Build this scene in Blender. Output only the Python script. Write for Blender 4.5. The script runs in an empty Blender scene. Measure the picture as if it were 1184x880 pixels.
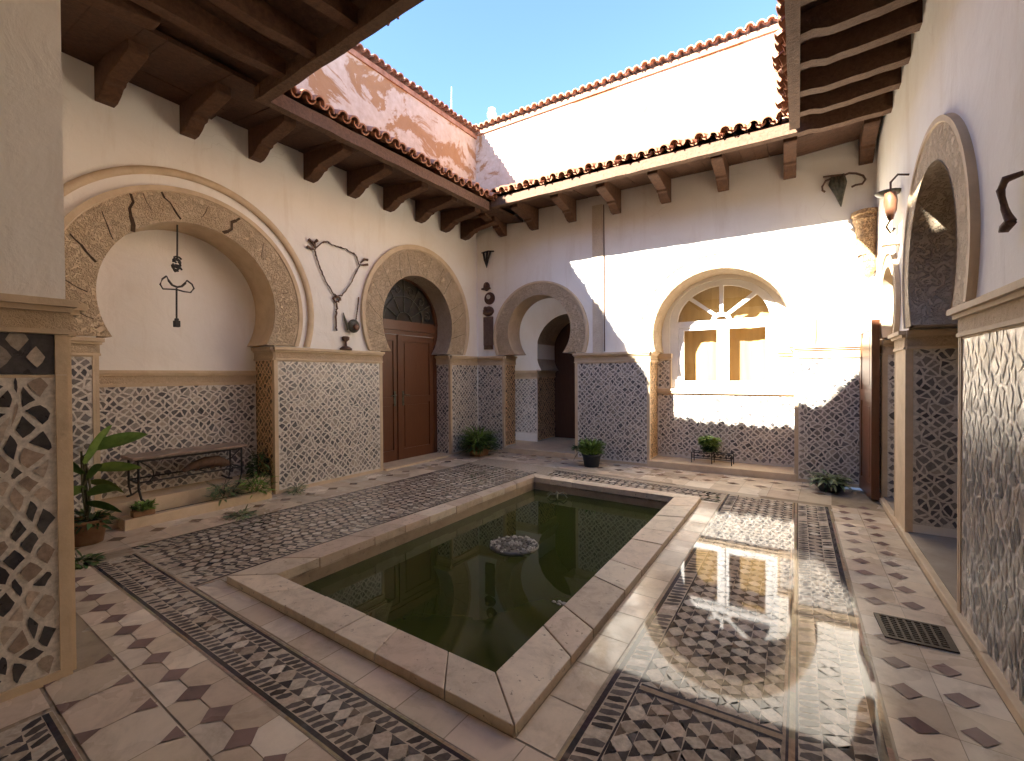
import bpy, bmesh, math, random
from mathutils import Vector, Matrix, Euler
random.seed(7)
R = math.radians
sc = bpy.context.scene
COL = sc.collection

# ------------------------------------------------------------------ materials
def new_mat(name):
    m = bpy.data.materials.new(name); m.use_nodes = True
    nt = m.node_tree; nt.nodes.clear()
    out = nt.nodes.new('ShaderNodeOutputMaterial'); b = nt.nodes.new('ShaderNodeBsdfPrincipled')
    nt.links.new(b.outputs[0], out.inputs[0])
    return m, nt, b
class NT:
    def __init__(s, nt): s.nt = nt; s.co = nt.nodes.new('ShaderNodeTexCoord').outputs['Object']
    def n(s, t, **k):
        x = s.nt.nodes.new(t)
        for a, v in k.items(): setattr(x, a, v)
        return x
    def link(s, a, b): s.nt.links.new(a, b)
    def noise(s, scale, detail=6, rough=.6, dist=0., vec=None, mapping=None):
        x = s.n('ShaderNodeTexNoise'); x.inputs['Scale'].default_value = scale
        x.inputs['Detail'].default_value = detail; x.inputs['Roughness'].default_value = rough; x.inputs['Distortion'].default_value = dist
        v = vec or s.co
        if mapping:
            mp = s.n('ShaderNodeMapping'); mp.inputs['Scale'].default_value = mapping; s.link(v, mp.inputs[0]); v = mp.outputs[0]
        s.link(v, x.inputs['Vector']); return x.outputs[0]
    def noise3(s, scale):
        x = s.n('ShaderNodeTexNoise'); x.inputs['Scale'].default_value = scale; x.inputs['Detail'].default_value = 4; s.link(s.co, x.inputs['Vector']); return x.outputs[1]
    def vor(s, scale, feature='F1', out=0, vec=None, rnd=1.):
        x = s.n('ShaderNodeTexVoronoi', feature=feature); x.inputs['Scale'].default_value = scale
        x.inputs['Randomness'].default_value = rnd
        s.link(vec or s.co, x.inputs['Vector']); return x.outputs[out]
    def ramp(s, f, stops, interp='LINEAR'):
        x = s.n('ShaderNodeValToRGB'); e = x.color_ramp.elements; x.color_ramp.interpolation = interp
        while len(e) < len(stops): e.new(.5)
        for i, (p, c) in enumerate(stops):
            e[i].position = p; e[i].color = (*c, 1) if len(c) == 3 else c
        s.link(f, x.inputs[0]); return x.outputs[0]
    def rng(s, f, a, b, c=0., d=1.):
        x = s.n('ShaderNodeMapRange'); x.inputs[1].default_value = c; x.inputs[2].default_value = d
        x.inputs[3].default_value = a; x.inputs[4].default_value = b; s.link(f, x.inputs[0]); return x.outputs[0]
    def mix(s, f, a, b, mode='MIX'):
        x = s.n('ShaderNodeMix', data_type='RGBA', blend_type=mode)
        for sock, v in ((x.inputs[0], f), (x.inputs[6], a), (x.inputs[7], b)):
            if hasattr(v, 'links') or hasattr(v, 'is_linked'): s.link(v, sock)
            elif isinstance(v, (int, float)): sock.default_value = v
            else: sock.default_value = (*v, 1)
        return x.outputs[2]
    def math(s, op, a, b=0.):
        x = s.n('ShaderNodeMath', operation=op)
        for i, v in enumerate((a, b)):
            if isinstance(v, (int, float)): x.inputs[i].default_value = v
            else: s.link(v, x.inputs[i])
        return x.outputs[0]
    def bump(s, b, h, strength=.3, dist=.01):
        x = s.n('ShaderNodeBump'); x.inputs['Strength'].default_value = strength; x.inputs['Distance'].default_value = dist
        s.link(h, x.inputs['Height']); s.link(x.outputs[0], b.inputs['Normal'])
    def attr(s, name='Col'):
        x = s.n('ShaderNodeAttribute', attribute_name=name); return x.outputs['Color']
def setc(t, b, c):
    if isinstance(c, tuple): b.inputs['Base Color'].default_value = (*c, 1)
    else: t.link(c, b.inputs['Base Color'])
def simple(name, c1, c2, scale=8, rough=.7, bump=.2, bscale=60, bdist=.004, spec=.4, metal=0, mapping=None, bmap=None):
    m, nt, b = new_mat(name); t = NT(nt)
    setc(t, b, t.ramp(t.noise(scale, 7, .62, .3, mapping=mapping), [(.3, c1), (.7, c2)]))
    b.inputs['Roughness'].default_value = rough; b.inputs['Specular IOR Level'].default_value = spec; b.inputs['Metallic'].default_value = metal
    if bump: t.bump(b, t.noise(bscale, 5, .6, mapping=bmap), bump, bdist)
    return m
M = {}
def plaster():
    m, nt, b = new_mat('white_plaster'); t = NT(nt)
    c = t.ramp(t.noise(1.1, 8, .65, .4), [(.25, (.80, .75, .66)), (.5, (.85, .81, .74)), (.75, (.88, .85, .79))])
    stain = t.ramp(t.noise(2.2, 8, .7, .2, mapping=(1.6, 1.6, .25)), [(.52, (0, 0, 0)), (.72, (1, 1, 1))])
    c = t.mix(t.math('MULTIPLY', stain, .28), c, (.55, .44, .31))
    setc(t, b, c); b.inputs['Roughness'].default_value = .85; b.inputs['Specular IOR Level'].default_value = .25
    ck = t.vor(.9, 'DISTANCE_TO_EDGE', 0, vec=t.mix(.25, t.co, t.noise3(3.0)))
    ck = t.ramp(ck, [(.0, (1, 1, 1)), (.004, (0, 0, 0))]); ck = t.math('MULTIPLY', ck, t.ramp(t.noise(.8, 3, .5), [(.5, (0, 0, 0)), (.58, (1, 1, 1))]))
    setc(t, b, t.mix(t.math('MULTIPLY', ck, .18), c, (.40, .32, .24)))
    h = t.math('ADD', t.math('MULTIPLY', t.noise(2.6, 5, .55, .8), 1.3), t.math('MULTIPLY', t.noise(45, 7, .65), .16))
    t.bump(b, h, .28, .03); return m
M['plaster'] = plaster()
def parapet_mat():
    m, nt, b = new_mat('peeling_limewash'); t = NT(nt)
    base = t.ramp(t.noise(2.5, 8, .7, .4), [(.3, (.31, .165, .075)), (.7, (.40, .225, .11))])
    n1 = t.noise(1.05, 10, .66, .7, mapping=(1.0, 1.0, 1.3))
    peel = t.ramp(n1, [(.445, (0, 0, 0)), (.475, (1, 1, 1))])
    pale = t.ramp(t.noise(9, 6, .6), [(.3, (.48, .365, .265)), (.7, (.60, .49, .375))])
    c = t.mix(peel, base, pale)
    streak = t.ramp(t.noise(3.0, 7, .65, .3, mapping=(2.5, 2.5, .22)), [(.5, (0, 0, 0)), (.75, (1, 1, 1))])
    c = t.mix(t.math('MULTIPLY', streak, .35), c, (.36, .22, .14))
    setc(t, b, c); b.inputs['Roughness'].default_value = .9; b.inputs['Specular IOR Level'].default_value = .2
    h = t.math('ADD', t.math('MULTIPLY', n1, 1.), t.math('MULTIPLY', t.noise(40, 6, .6), .12)); t.bump(b, h, .5, .05); return m
M['parapet'] = parapet_mat()
def carved(name, c1, c2, scale=14, strength=.9):
    m, nt, b = new_mat(name); t = NT(nt)
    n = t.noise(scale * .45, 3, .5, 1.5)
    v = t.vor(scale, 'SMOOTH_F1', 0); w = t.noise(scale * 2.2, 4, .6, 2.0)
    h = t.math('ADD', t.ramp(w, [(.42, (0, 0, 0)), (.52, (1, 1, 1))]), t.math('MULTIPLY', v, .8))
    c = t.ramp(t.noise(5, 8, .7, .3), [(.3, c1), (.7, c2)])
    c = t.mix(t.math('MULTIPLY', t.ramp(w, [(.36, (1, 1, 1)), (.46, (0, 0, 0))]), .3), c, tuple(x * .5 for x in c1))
    setc(t, b, c); b.inputs['Roughness'].default_value = .82; b.inputs['Specular IOR Level'].default_value = .3
    t.bump(b, h, strength, .018); return m
M['stone_carved'] = carved('carved_tan_stone', (.58, .43, .27), (.72, .57, .39), 12, 1.0)
M['stone_frieze'] = carved('carved_frieze_stone', (.54, .40, .25), (.68, .53, .36), 30, .6)
M['stone_rough'] = carved('rough_carved_stone', (.44, .34, .235), (.58, .47, .34), 7, .9)
M['stone'] = simple('tan_stone', (.54, .41, .265), (.67, .53, .36), 6, .75, .35, 45, .006)
M['crack'] = simple('stone_joint', (.05, .03, .018), (.09, .055, .03), 20, .95, 0)
def mosaic(name, rough=(.22, .5), tint=(1, 1, 1), wet=False):
    m, nt, b = new_mat(name); t = NT(nt)
    c = t.mix(1., t.attr(), t.ramp(t.noise(38, 5, .65), [(.25, (.62, .60, .58)), (.75, (1.25, 1.22, 1.2))]), 'MULTIPLY')
    c = t.mix(1., c, tint, 'MULTIPLY')
    setc(t, b, c)
    if wet:
        pud = t.ramp(t.noise(1.3, 5, .6, .5), [(.22, (0, 0, 0)), (.36, (1, 1, 1))])
        t.link(t.rng(pud, rough[1], rough[0]), b.inputs['Roughness'])
        b.inputs['Specular IOR Level'].default_value = .17
        t.bump(b, t.noise(5, 2, .5), .05, .004)
    else:
        t.link(t.rng(t.noise(12, 4, .6), rough[0], rough[1], .3, .7), b.inputs['Roughness'])
        b.inputs['Specular IOR Level'].default_value = .55
        t.bump(b, t.noise(26, 5, .6), .35, .006)
    return m
M['mosaic'] = mosaic('wall_mosaic')
M['mosaic_tan_lit'] = mosaic('wall_mosaic_tan_lit', (.4, .7), (1.15, .86, .55))  # tan jamb stone, with golden reflected light put into the tint
M['floor_mosaic'] = mosaic('floor_mosaic', (.04, .22), (1, .97, .91), True)
def floor_tile():
    m, nt, b = new_mat('floor_tile'); t = NT(nt)
    c = t.mix(1., t.attr(), t.ramp(t.noise(4.5, 8, .7, .4), [(.25, (.68, .64, .60)), (.5, (1, .98, .95)), (.8, (1.15, 1.13, 1.1))]), 'MULTIPLY')
    st = t.ramp(t.noise(1.7, 8, .7, .6), [(.55, (0, 0, 0)), (.72, (1, 1, 1))])
    c = t.mix(t.math('MULTIPLY', st, .35), c, (.13, .085, .05))
    setc(t, b, c)
    pud = t.ramp(t.noise(1.1, 5, .6, .5), [(.42, (0, 0, 0)), (.58, (1, 1, 1))])
    t.link(t.rng(pud, .38, .10), b.inputs['Roughness']); b.inputs['Specular IOR Level'].default_value = .22
    t.bump(b, t.noise(18, 4, .6), .12, .004); return m
M['floor_tile'] = floor_tile()
def travertine():
    m, nt, b = new_mat('travertine'); t = NT(nt)
    c = t.mix(1., t.attr(), t.ramp(t.noise(6, 9, .72, .6), [(.25, (.62, .56, .50)), (.5, (1, .97, .93)), (.78, (1.2, 1.17, 1.12))]), 'MULTIPLY')
    pits = t.ramp(t.noise(30, 4, .6, .5), [(.30, (1, 1, 1)), (.37, (0, 0, 0))])
    c = t.mix(t.math('MULTIPLY', pits, .7), c, (.12, .08, .05))
    setc(t, b, c); b.inputs['Roughness'].default_value = .55
    h = t.math('SUBTRACT', t.math('MULTIPLY', t.noise(22, 6, .65), .5), pits); t.bump(b, h, .5, .006); return m
M['travertine'] = travertine()
def wood(name, c1, c2, grain=(1, 1, 1), rough=.7, spec=.3, strength=.5):
    m, nt, b = new_mat(name); t = NT(nt)
    n = t.noise(9, 8, .68, .5, mapping=grain)
    c = t.ramp(n, [(.25, c1), (.75, c2)])
    c = t.mix(t.math('MULTIPLY', t.noise(1.3, 5, .6), .35), c, tuple(x * .55 for x in c1))
    setc(t, b, c); b.inputs['Roughness'].default_value = rough; b.inputs['Specular IOR Level'].default_value = spec
    t.bump(b, n, strength, .012); return m
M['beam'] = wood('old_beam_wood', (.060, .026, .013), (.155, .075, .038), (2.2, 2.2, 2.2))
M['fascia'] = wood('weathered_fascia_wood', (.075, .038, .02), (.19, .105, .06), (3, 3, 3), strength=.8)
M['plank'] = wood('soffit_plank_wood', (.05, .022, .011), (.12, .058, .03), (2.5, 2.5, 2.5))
M['door'] = wood('varnished_door_wood', (.115, .038, .014), (.17, .062, .024), (6, 6, .5), .38, .5, .12)
M['door_dark'] = wood('dark_door_wood', (.075, .03, .015), (.13, .055, .03), (6, 6, .5), .5, .4, .2)
M['tile'] = simple('terracotta_tile', (.27, .115, .06), (.52, .27, .16), 9, .85, .4, 40, .008)
M['tile_dark'] = simple('weathered_terracotta', (.24, .105, .06), (.48, .26, .16), 6, .9, .4, 40, .008)
M['white_paint'] = simple('white_window_paint', (.72, .71, .69), (.82, .81, .79), 4, .4, .05, 60, .001, .5)
M['iron'] = simple('black_wrought_iron', (.012, .011, .010), (.035, .03, .027), 30, .55, .4, 80, .003, .5)
M['rust'] = simple('rusty_brown_iron', (.07, .038, .024), (.17, .095, .06), 25, .7, .5, 60, .004, .4)
M['bronze'] = simple('green_bronze', (.05, .05, .035), (.16, .15, .11), 22, .45, .4, 50, .004, .5, .4)
M['soil'] = simple('dark_soil', (.018, .013, .009), (.04, .03, .02), 15, .95, .8, 60, .02)
M['pot_grey'] = simple('dark_grey_plastic_pot', (.030, .034, .042), (.045, .05, .06), 8, .5, .1, 60, .001)
M['pot_terra'] = simple('old_terracotta_pot', (.22, .115, .055), (.34, .19, .10), 10, .85, .4, 40, .005)
M['pot_black'] = simple('black_bowl_glaze', (.015, .015, .015), (.03, .028, .026), 12, .45, .2, 40, .003)
M['curtain'] = simple('ochre_curtain_cloth', (.40, .26, .10), (.48, .32, .13), 3, .9, .2, 30, .004, .2, mapping=(6, 6, .4))
M['dark'] = simple('dark_room_paint', (.03, .018, .01), (.05, .03, .02), 4, .8, .1)
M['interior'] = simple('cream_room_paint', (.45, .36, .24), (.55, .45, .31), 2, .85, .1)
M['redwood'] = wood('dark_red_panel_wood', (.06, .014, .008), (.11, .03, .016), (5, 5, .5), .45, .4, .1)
M['concrete'] = simple('grey_screed', (.25, .2, .15), (.36, .3, .23), 4, .8, .3, 40, .005)
M['cast_iron'] = simple('cast_iron', (.035, .026, .02), (.075, .055, .042), 20, .55, .4, 70, .003, .5, .5)
M['shell'] = simple('pale_shells', (.38, .36, .31), (.62, .58, .50), 25, .4, .5, 80, .004)
M['pebble'] = simple('dark_pebbles', (.06, .055, .045), (.15, .13, .10), 25, .4, .5, 80, .004)
M['amber'] = simple('amber_glass_shade', (.13, .055, .03), (.19, .085, .045), 8, .3, .1, 40, .002, .5)
M['stone_bracket'] = carved('carved_sandstone', (.46, .27, .13), (.60, .40, .22), 9, 1.0)
M['mask_wood'] = wood('carved_mask_wood', (.045, .018, .012), (.13, .06, .04), (4, 4, 4), .6, .4, .6)
M['plaque'] = carved('carved_plaque_wood', (.17, .10, .075), (.33, .22, .17), 26, 1.0)
def leaf(name, c1, c2, tr=.12):
    m, nt, b = new_mat(name); t = NT(nt)
    c = t.mix(1., t.attr(), t.ramp(t.noise(14, 4, .6), [(.3, c1), (.7, c2)]), 'MULTIPLY')
    setc(t, b, c); b.inputs['Roughness'].default_value = .42; b.inputs['Specular IOR Level'].default_value = .45
    tl = t.n('ShaderNodeBsdfTranslucent'); t.link(c, tl.inputs[0])
    mx = t.n('ShaderNodeMixShader'); mx.inputs[0].default_value = tr
    out = [n for n in nt.nodes if n.type == 'OUTPUT_MATERIAL'][0]
    t.link(b.outputs[0], mx.inputs[1]); t.link(tl.outputs[0], mx.inputs[2]); t.link(mx.outputs[0], out.inputs[0]); return m
M['leaf'] = leaf('green_leaf', (.10, .19, .035), (.22, .32, .08))
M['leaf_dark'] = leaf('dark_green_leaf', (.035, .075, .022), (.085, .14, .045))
M['leaf_pale'] = leaf('grey_green_leaf', (.12, .17, .085), (.24, .28, .17))
M['stem'] = simple('plant_stem', (.06, .06, .025), (.12, .10, .05), 20, .7, .2)
def water():
    m, nt, b = new_mat('murky_green_water'); t = NT(nt)
    setc(t, b, t.ramp(t.noise(1.2, 4, .5), [(.3, (.024, .031, .006)), (.7, (.037, .045, .010))]))
    b.inputs['Roughness'].default_value = .015; b.inputs['IOR'].default_value = 1.33
    t.bump(b, t.noise(5, 3, .5), .05, .004); return m
M['water'] = water()
def glass():
    m, nt, b = new_mat('window_glass'); t = NT(nt); nt.nodes.remove(b)
    out = [n for n in nt.nodes if n.type == 'OUTPUT_MATERIAL'][0]
    tr = t.n('ShaderNodeBsdfTransparent'); gl = t.n('ShaderNodeBsdfGlossy'); gl.inputs['Roughness'].default_value = .01
    mx = t.n('ShaderNodeMixShader'); mx.inputs[0].default_value = .10; t.link(tr.outputs[0], mx.inputs[1]); t.link(gl.outputs[0], mx.inputs[2])
    t.link(mx.outputs[0], out.inputs[0]); return m
M['glass'] = glass()
M['dark_glass'] = simple('dark_fanlight_glass', (.035, .03, .025), (.06, .05, .04), 5, .12, .05, 10, .002, .6)

# ------------------------------------------------------------------ mesh builder
class MB:
    def __init__(s): s.v = []; s.f = []; s.m = []; s.c = []; s.sm = []
    def face(s, pts, mat=0, col=(1, 1, 1), smooth=False):
        i = len(s.v); s.v.extend(Vector(p) for p in pts); s.f.append(tuple(range(i, i + len(pts)))); s.m.append(mat); s.c.append(col); s.sm.append(smooth)
    def grid(s, rows, mat=0, col=(1, 1, 1), smooth=True, close=False):
        i = len(s.v); n = len(rows[0])
        for r in rows: s.v.extend(Vector(p) for p in r)
        for a in range(len(rows) - 1):
            for b in range(n if close else n - 1):
                c = (b + 1) % n
                s.f.append((i + a * n + b, i + a * n + c, i + (a + 1) * n + c, i + (a + 1) * n + b)); s.m.append(mat); s.c.append(col); s.sm.append(smooth)
    def hexa(s, p, mat=0, col=(1, 1, 1)):
        i = len(s.v); s.v.extend(Vector(q) for q in p)
        for f in ((0, 3, 2, 1), (4, 5, 6, 7), (0, 1, 5, 4), (1, 2, 6, 5), (2, 3, 7, 6), (3, 0, 4, 7)):
            s.f.append(tuple(i + k for k in f)); s.m.append(mat); s.c.append(col); s.sm.append(False)
    def box(s, x0, x1, y0, y1, z0, z1, mat=0, col=(1, 1, 1)):
        s.hexa([(x0, y0, z0), (x1, y0, z0), (x1, y1, z0), (x0, y1, z0), (x0, y0, z1), (x1, y0, z1), (x1, y1, z1), (x0, y1, z1)], mat, col)
    def fbox(s, fr, u0, u1, d0, d1, z0, z1, mat=0, col=(1, 1, 1)):
        q = [(u0, d0), (u1, d0), (u1, d1), (u0, d1)]
        s.hexa([fr.p(u, d, z0) for u, d in q] + [fr.p(u, d, z1) for u, d in q], mat, col)
    def prism(s, prof, a, b, mat=0, col=(1, 1, 1)):
        """prof: list of 3D points of one end, offset vector a->b given as function pair"""
        n = len(prof); i = len(s.v)
        s.v.extend(a(q) for q in prof); s.v.extend(b(q) for q in prof)
        fs = [tuple(i + k for k in range(n)), tuple(i + n + k for k in reversed(range(n)))] + [(i + k, i + n + k, i + n + (k + 1) % n, i + (k + 1) % n) for k in range(n)]
        for f in fs: s.f.append(f); s.m.append(mat); s.c.append(col); s.sm.append(False)
    def tube(s, pts, r, n=6, mat=0, col=(1, 1, 1), cap=True):
        pts = [Vector(p) for p in pts]; rows = []
        rr = r if isinstance(r, (list, tuple)) else [r] * len(pts)
        up = Vector((.13, .31, .94))
        for k, p in enumerate(pts):
            d = (pts[min(k + 1, len(pts) - 1)] - pts[max(k - 1, 0)])
            d = d.normalized() if d.length > 1e-9 else Vector((0, 0, 1))
            x = d.cross(up)
            if x.length < .05: x = d.cross(Vector((1, 0, 0)))
            x.normalize(); y = d.cross(x)
            rows.append([p + (x * math.cos(6.28318 * j / n) + y * math.sin(6.28318 * j / n)) * rr[k] for j in range(n)])
        s.grid(rows, mat, col, True, True)
        if cap: s.face(rows[0], mat, col); s.face(list(reversed(rows[-1])), mat, col)
    def lathe(s, c, prof, n=20, mat=0, col=(1, 1, 1), smooth=True):
        c = Vector(c)
        s.grid([[c + Vector((r * math.cos(6.28318 * j / n), r * math.sin(6.28318 * j / n), z)) for j in range(n)] for r, z in prof], mat, col, smooth, True)
    def blob(s, c, rx, ry, rz, n=8, m=6, mat=0, col=(1, 1, 1), jit=0.):
        c = Vector(c); rows = []
        for a in range(m + 1):
            th = math.pi * a / m; rows.append([])
            for b in range(n):
                k = 1 + random.uniform(-jit, jit); ph = 6.28318 * b / n
                rows[-1].append(c + Vector((rx * math.sin(th) * math.cos(ph) * k, ry * math.sin(th) * math.sin(ph) * k, rz * math.cos(th) * k)))
        s.grid(rows, mat, col, True, True)
    def build(s, name, mats, parent=None, bevel=0.):
        root = parent
        while root is not None and root.parent is not None: root = root.parent
        off = root.location.copy() if root is not None else Vector((0, 0, 0))
        me = bpy.data.meshes.new(name)
        me.from_pydata([tuple(v - off) for v in s.v], [], s.f)
        if not isinstance(mats, (list, tuple)): mats = [mats]
        for m in mats: me.materials.append(m)
        me.polygons.foreach_set('material_index', s.m); me.polygons.foreach_set('use_smooth', s.sm)
        at = me.color_attributes.new('Col', 'FLOAT_COLOR', 'CORNER'); buf = []
        for f, c in zip(s.f, s.c): buf.extend((*c, 1.) * len(f))
        at.data.foreach_set('color', buf)
        me.update()
        o = bpy.data.objects.new(name, me); COL.objects.link(o)
        if parent is not None: o.parent = parent
        if bevel:
            bm = bmesh.new(); bm.from_mesh(me); bmesh.ops.remove_doubles(bm, verts=bm.verts, dist=1e-5)
            bmesh.ops.recalc_face_normals(bm, faces=bm.faces)
            bmesh.ops.bevel(bm, geom=bm.edges[:], offset=bevel, segments=2, affect='EDGES', profile=.5); bm.to_mesh(me); bm.free()
        return o
def thing(name, label, cat, loc, group=None, kind=None):
    o = bpy.data.objects.new(name, None); COL.objects.link(o); o.location = Vector(loc); o.empty_display_size = .1
    o['label'] = label; o['category'] = cat
    if group: o['group'] = group
    o['kind'] = kind or 'thing'
    return o
def tag(o, label, cat, group=None, kind=None):
    o['label'] = label; o['category'] = cat
    if group: o['group'] = group
    o['kind'] = kind or 'thing'
    return o
def structure(o): o['kind'] = 'structure'; return o
class Frame:
    def __init__(s, A, B, out):
        s.A = Vector((*A, 0)); s.e = (Vector((*B, 0)) - s.A).normalized(); s.o = Vector((-s.e.y, s.e.x, 0))
        if s.o.dot(Vector((*out, 0))) < 0: s.o = -s.o
    def p(s, u, d, z): return s.A + s.e * u + s.o * d + Vector((0, 0, z))
    def uv(s, p): q = Vector((p[0], p[1], 0)) - s.A; return q.dot(s.e), q.dot(s.o)

# ------------------------------------------------------------------ mosaic generators
WEB = (.70, .66, .59)
def stone_col(dark=.5):
    r = random.random(); k = random.uniform(.75, 1.25)
    if r < dark * .45: c = (.10, .095, .097)
    elif r < dark: c = (.20, .185, .175)
    elif r < dark + (1 - dark) * .45: c = (.31, .28, .245)
    elif r < dark + (1 - dark) * .8: c = (.40, .35, .29)
    else: c = (.27, .235, .205)
    return tuple(x * k for x in c)
def wall_mosaic(mb, pf, u0, u1, z0, z1, a=.088, b=None, web=.0078, jit=.27, dark=.50, h=.003, bg=WEB, pal=None):
    """diamond lattice of hand-cut stones in a pale web; pf(u, z, lift) -> point; a, b = width and height of a diamond"""
    b = b or a
    mb.face([pf(u0, z0, 0), pf(u1, z0, 0), pf(u1, z1, 0), pf(u0, z1, 0)], 0, bg)
    ni = int((u1 - u0) / (a / 2)) + 4; nj = int((z1 - z0) / (b / 2)) + 4; J = {}
    def node(i, j):
        if (i, j) not in J: J[i, j] = (u0 + (i - 1) * a / 2 + random.gauss(0, jit * a * .5), z0 + (j - 1) * b / 2 + random.gauss(0, jit * b * .5))
        return J[i, j]
    for i in range(ni):
        for j in range(nj):
            if (i + j) % 2: continue
            q = [node(i + 1, j), node(i + 2, j + 1), node(i + 1, j + 2), node(i, j + 1)]
            cx = sum(p[0] for p in q) / 4; cz = sum(p[1] for p in q) / 4
            if not (u0 + a * .1 < cx < u1 - a * .1 and z0 + b * .1 < cz < z1 - b * .1): continue
            row = (i // 2 if i % 2 == 0 else (i + 1) // 2) + j
            pts = []
            wb = web * random.uniform(.75, 1.5)
            for k in range(4):
                p, n = q[k], q[(k + 1) % 4]
                for (x, y, s) in ((p[0], p[1], 1.0), ((p[0] + n[0]) / 2, (p[1] + n[1]) / 2, random.uniform(.86, 1.10))):
                    dx, dy = x - cx, y - cz; L = math.hypot(dx, dy) or 1e-6
                    f = max(.25, (L - wb * (1.2 if s == 1.0 else 1.0)) / L) * s * (random.uniform(.82, .98) if s == 1.0 else 1)
                    pts.append((min(max(cx + dx * f, u0 + .002), u1 - .002), min(max(cz + dy * f, z0 + .002), z1 - .002)))
            mb.face([pf(x, y, h) for x, y in pts], 0, pal(row) if pal else stone_col(dark))
def pillar_pal(row):
    k = random.uniform(.75, 1.25)
    if random.random() < .56: c = random.choice([(.045, .042, .045), (.07, .068, .066), (.055, .05, .048)])
    else: c = random.choice([(.50, .41, .325), (.42, .33, .26), (.55, .47, .385)])
    return tuple(x * k for x in c)
def jit(p, s): return (p[0] + random.uniform(-s, s), p[1] + random.uniform(-s, s))
LIGHTS = [(.56, .52, .45), (.51, .455, .385), (.45, .395, .335), (.52, .45, .385), (.62, .585, .52)]
def light_stone():
    c = random.choice(LIGHTS); k = random.uniform(.8, 1.15); return tuple(x * k for x in c)
def dark_stone():
    k = random.uniform(.65, 1.4); c = random.choice([(.075, .07, .073), (.13, .12, .12), (.10, .09, .085)]); return tuple(x * k for x in c)
def rope(mb, pf, s0, s1, t0, t1, pitch=.05):
    t = t0; w = s1 - s0
    while t < t1 - pitch:
        p = pitch * random.uniform(.85, 1.2); sl = p * .55
        q = [(s0 + w * .04, t), (s0 + w * .5, t + sl * .2), (s1 - w * .06, t + sl), (s1 - w * .05, t + sl + p * .42), (s0 + w * .55, t + sl * .6 + p * .62), (s0 + w * .05, t + p * .5)]
        mb.face([pf(*jit(x, .004)) for x in q], 0, dark_stone() if random.random() < .82 else light_stone())
        t += p
def discs(mb, pf, s0, s1, t0, t1, pitch=.105, ph=0.):
    t = t0 + ph; w = s1 - s0; c = (s0 + s1) / 2
    while t < t1 - pitch * .5:
        p = pitch * random.uniform(.78, 1.25); tc = t + p / 2; r = p * .47
        pts = [(c + w * .48 * math.cos(k * .7854 + .39) * random.uniform(.78, 1.08), tc + r * math.sin(k * .7854 + .39) * random.uniform(.75, 1.12)) for k in range(8)]
        if min(y for _, y in pts) > t0 and max(y for _, y in pts) < t1: mb.face([pf(*x) for x in pts], 0, light_stone())
        e = t + p
        if e + .04 < t1:
            k = p * .40
            for sd in (-1, 1):
                q = [(c + sd * w * .49, e - k), (c + sd * w * .30, e - k * .62), (c + sd * w * .03, e - .004), (c + sd * w * .03, e + .004), (c + sd * w * .30, e + k * .62), (c + sd * w * .49, e + k)]
                mb.face([pf(*jit(x, .004)) for x in q], 0, dark_stone() if random.random() < .8 else (.2, .16, .13))
        t += p
def strip(mb, pf, s0, s1, t0, t1, col, n=1):
    for k in range(n):
        a, b = t0 + (t1 - t0) * k / n, t0 + (t1 - t0) * (k + 1) / n
        mb.face([pf(s0, a), pf(s1, a), pf(s1, b), pf(s0, b)], 0, tuple(x * random.uniform(.9, 1.1) for x in col))
DK = (.06, .055, .06); TN = (.36, .29, .215)

# ------------------------------------------------------------------ frames of the four courtyard walls (metres)
FW = Frame((-5.75, 0), (-5.83, 7.22), (-1, 0))
FN = Frame((-5.83, 7.22), (.52, 7.5), (0, 1))
FE = Frame((.84, 0), (.52, 7.5), (1, 0))
FP = Frame((-3.16, .62), (-3.17, -3), (-1, 0))     # side of the pillar beside the gallery opening
ZI = 1.90
def arc(c, zimp, n=40):
    u, z, r = c; s = math.asin(max(-1, min(1, (z - zimp) / r)))
    return [(u + r * math.cos(a), z + r * math.sin(a)) for a in (math.pi + s - (math.pi + 2 * s) * k / n for k in range(n + 1))]
def op(u0, u1, inner, outer, depth, zimp=ZI, z0=0.): return dict(u0=u0, u1=u1, inner=inner, outer=outer, depth=depth, zimp=zimp, z0=z0)
A_NICHE = op(1.34, 3.06, (2.2, 2.33, .863), (2.18, 2.30, 1.25), .45)
A_DOOR = op(4.76, 6.39, (5.60, 2.40, .82), (5.65, 2.47, 1.27), .40)
A_WAY = op(.645, 2.17, (1.42, 2.33, .66), (1.42, 2.245, 1.0), .40)
A_WIN = op(3.46, 5.48, (4.484, 2.131, .95), (4.50, 2.117, 1.214), .50, 1.87)
A_EAST = op(3.79, 5.42, (4.52, 2.30, .71), (4.50, 2.29, .99), .33)
A_FAR = op(5.95, 6.80, (6.37, 2.22, .42), (6.37, 2.22, .58), .33)
from mathutils.geometry import tessellate_polygon
def poly2(mb, fr, path, d, mat=0, col=(1, 1, 1)):
    tri = tessellate_polygon([[Vector((a, b, 0)) for a, b in path]])
    for t in tri: mb.face([fr.p(path[i][0], d, path[i][1]) for i in t], mat, col)
def wall_face(mb, fr, ulo, uhi, z0, z1, ops, d=0., mat=0):
    path = [(ulo, z0)]
    for o in ops: path += [(o['u0'], z0), (o['u0'], o['zimp'])] + arc(o['inner'], o['zimp']) + [(o['u1'], o['zimp']), (o['u1'], z0)]
    path += [(uhi, z0), (uhi, z1), (ulo, z1)]
    poly2(mb, fr, path, d, mat)
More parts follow.
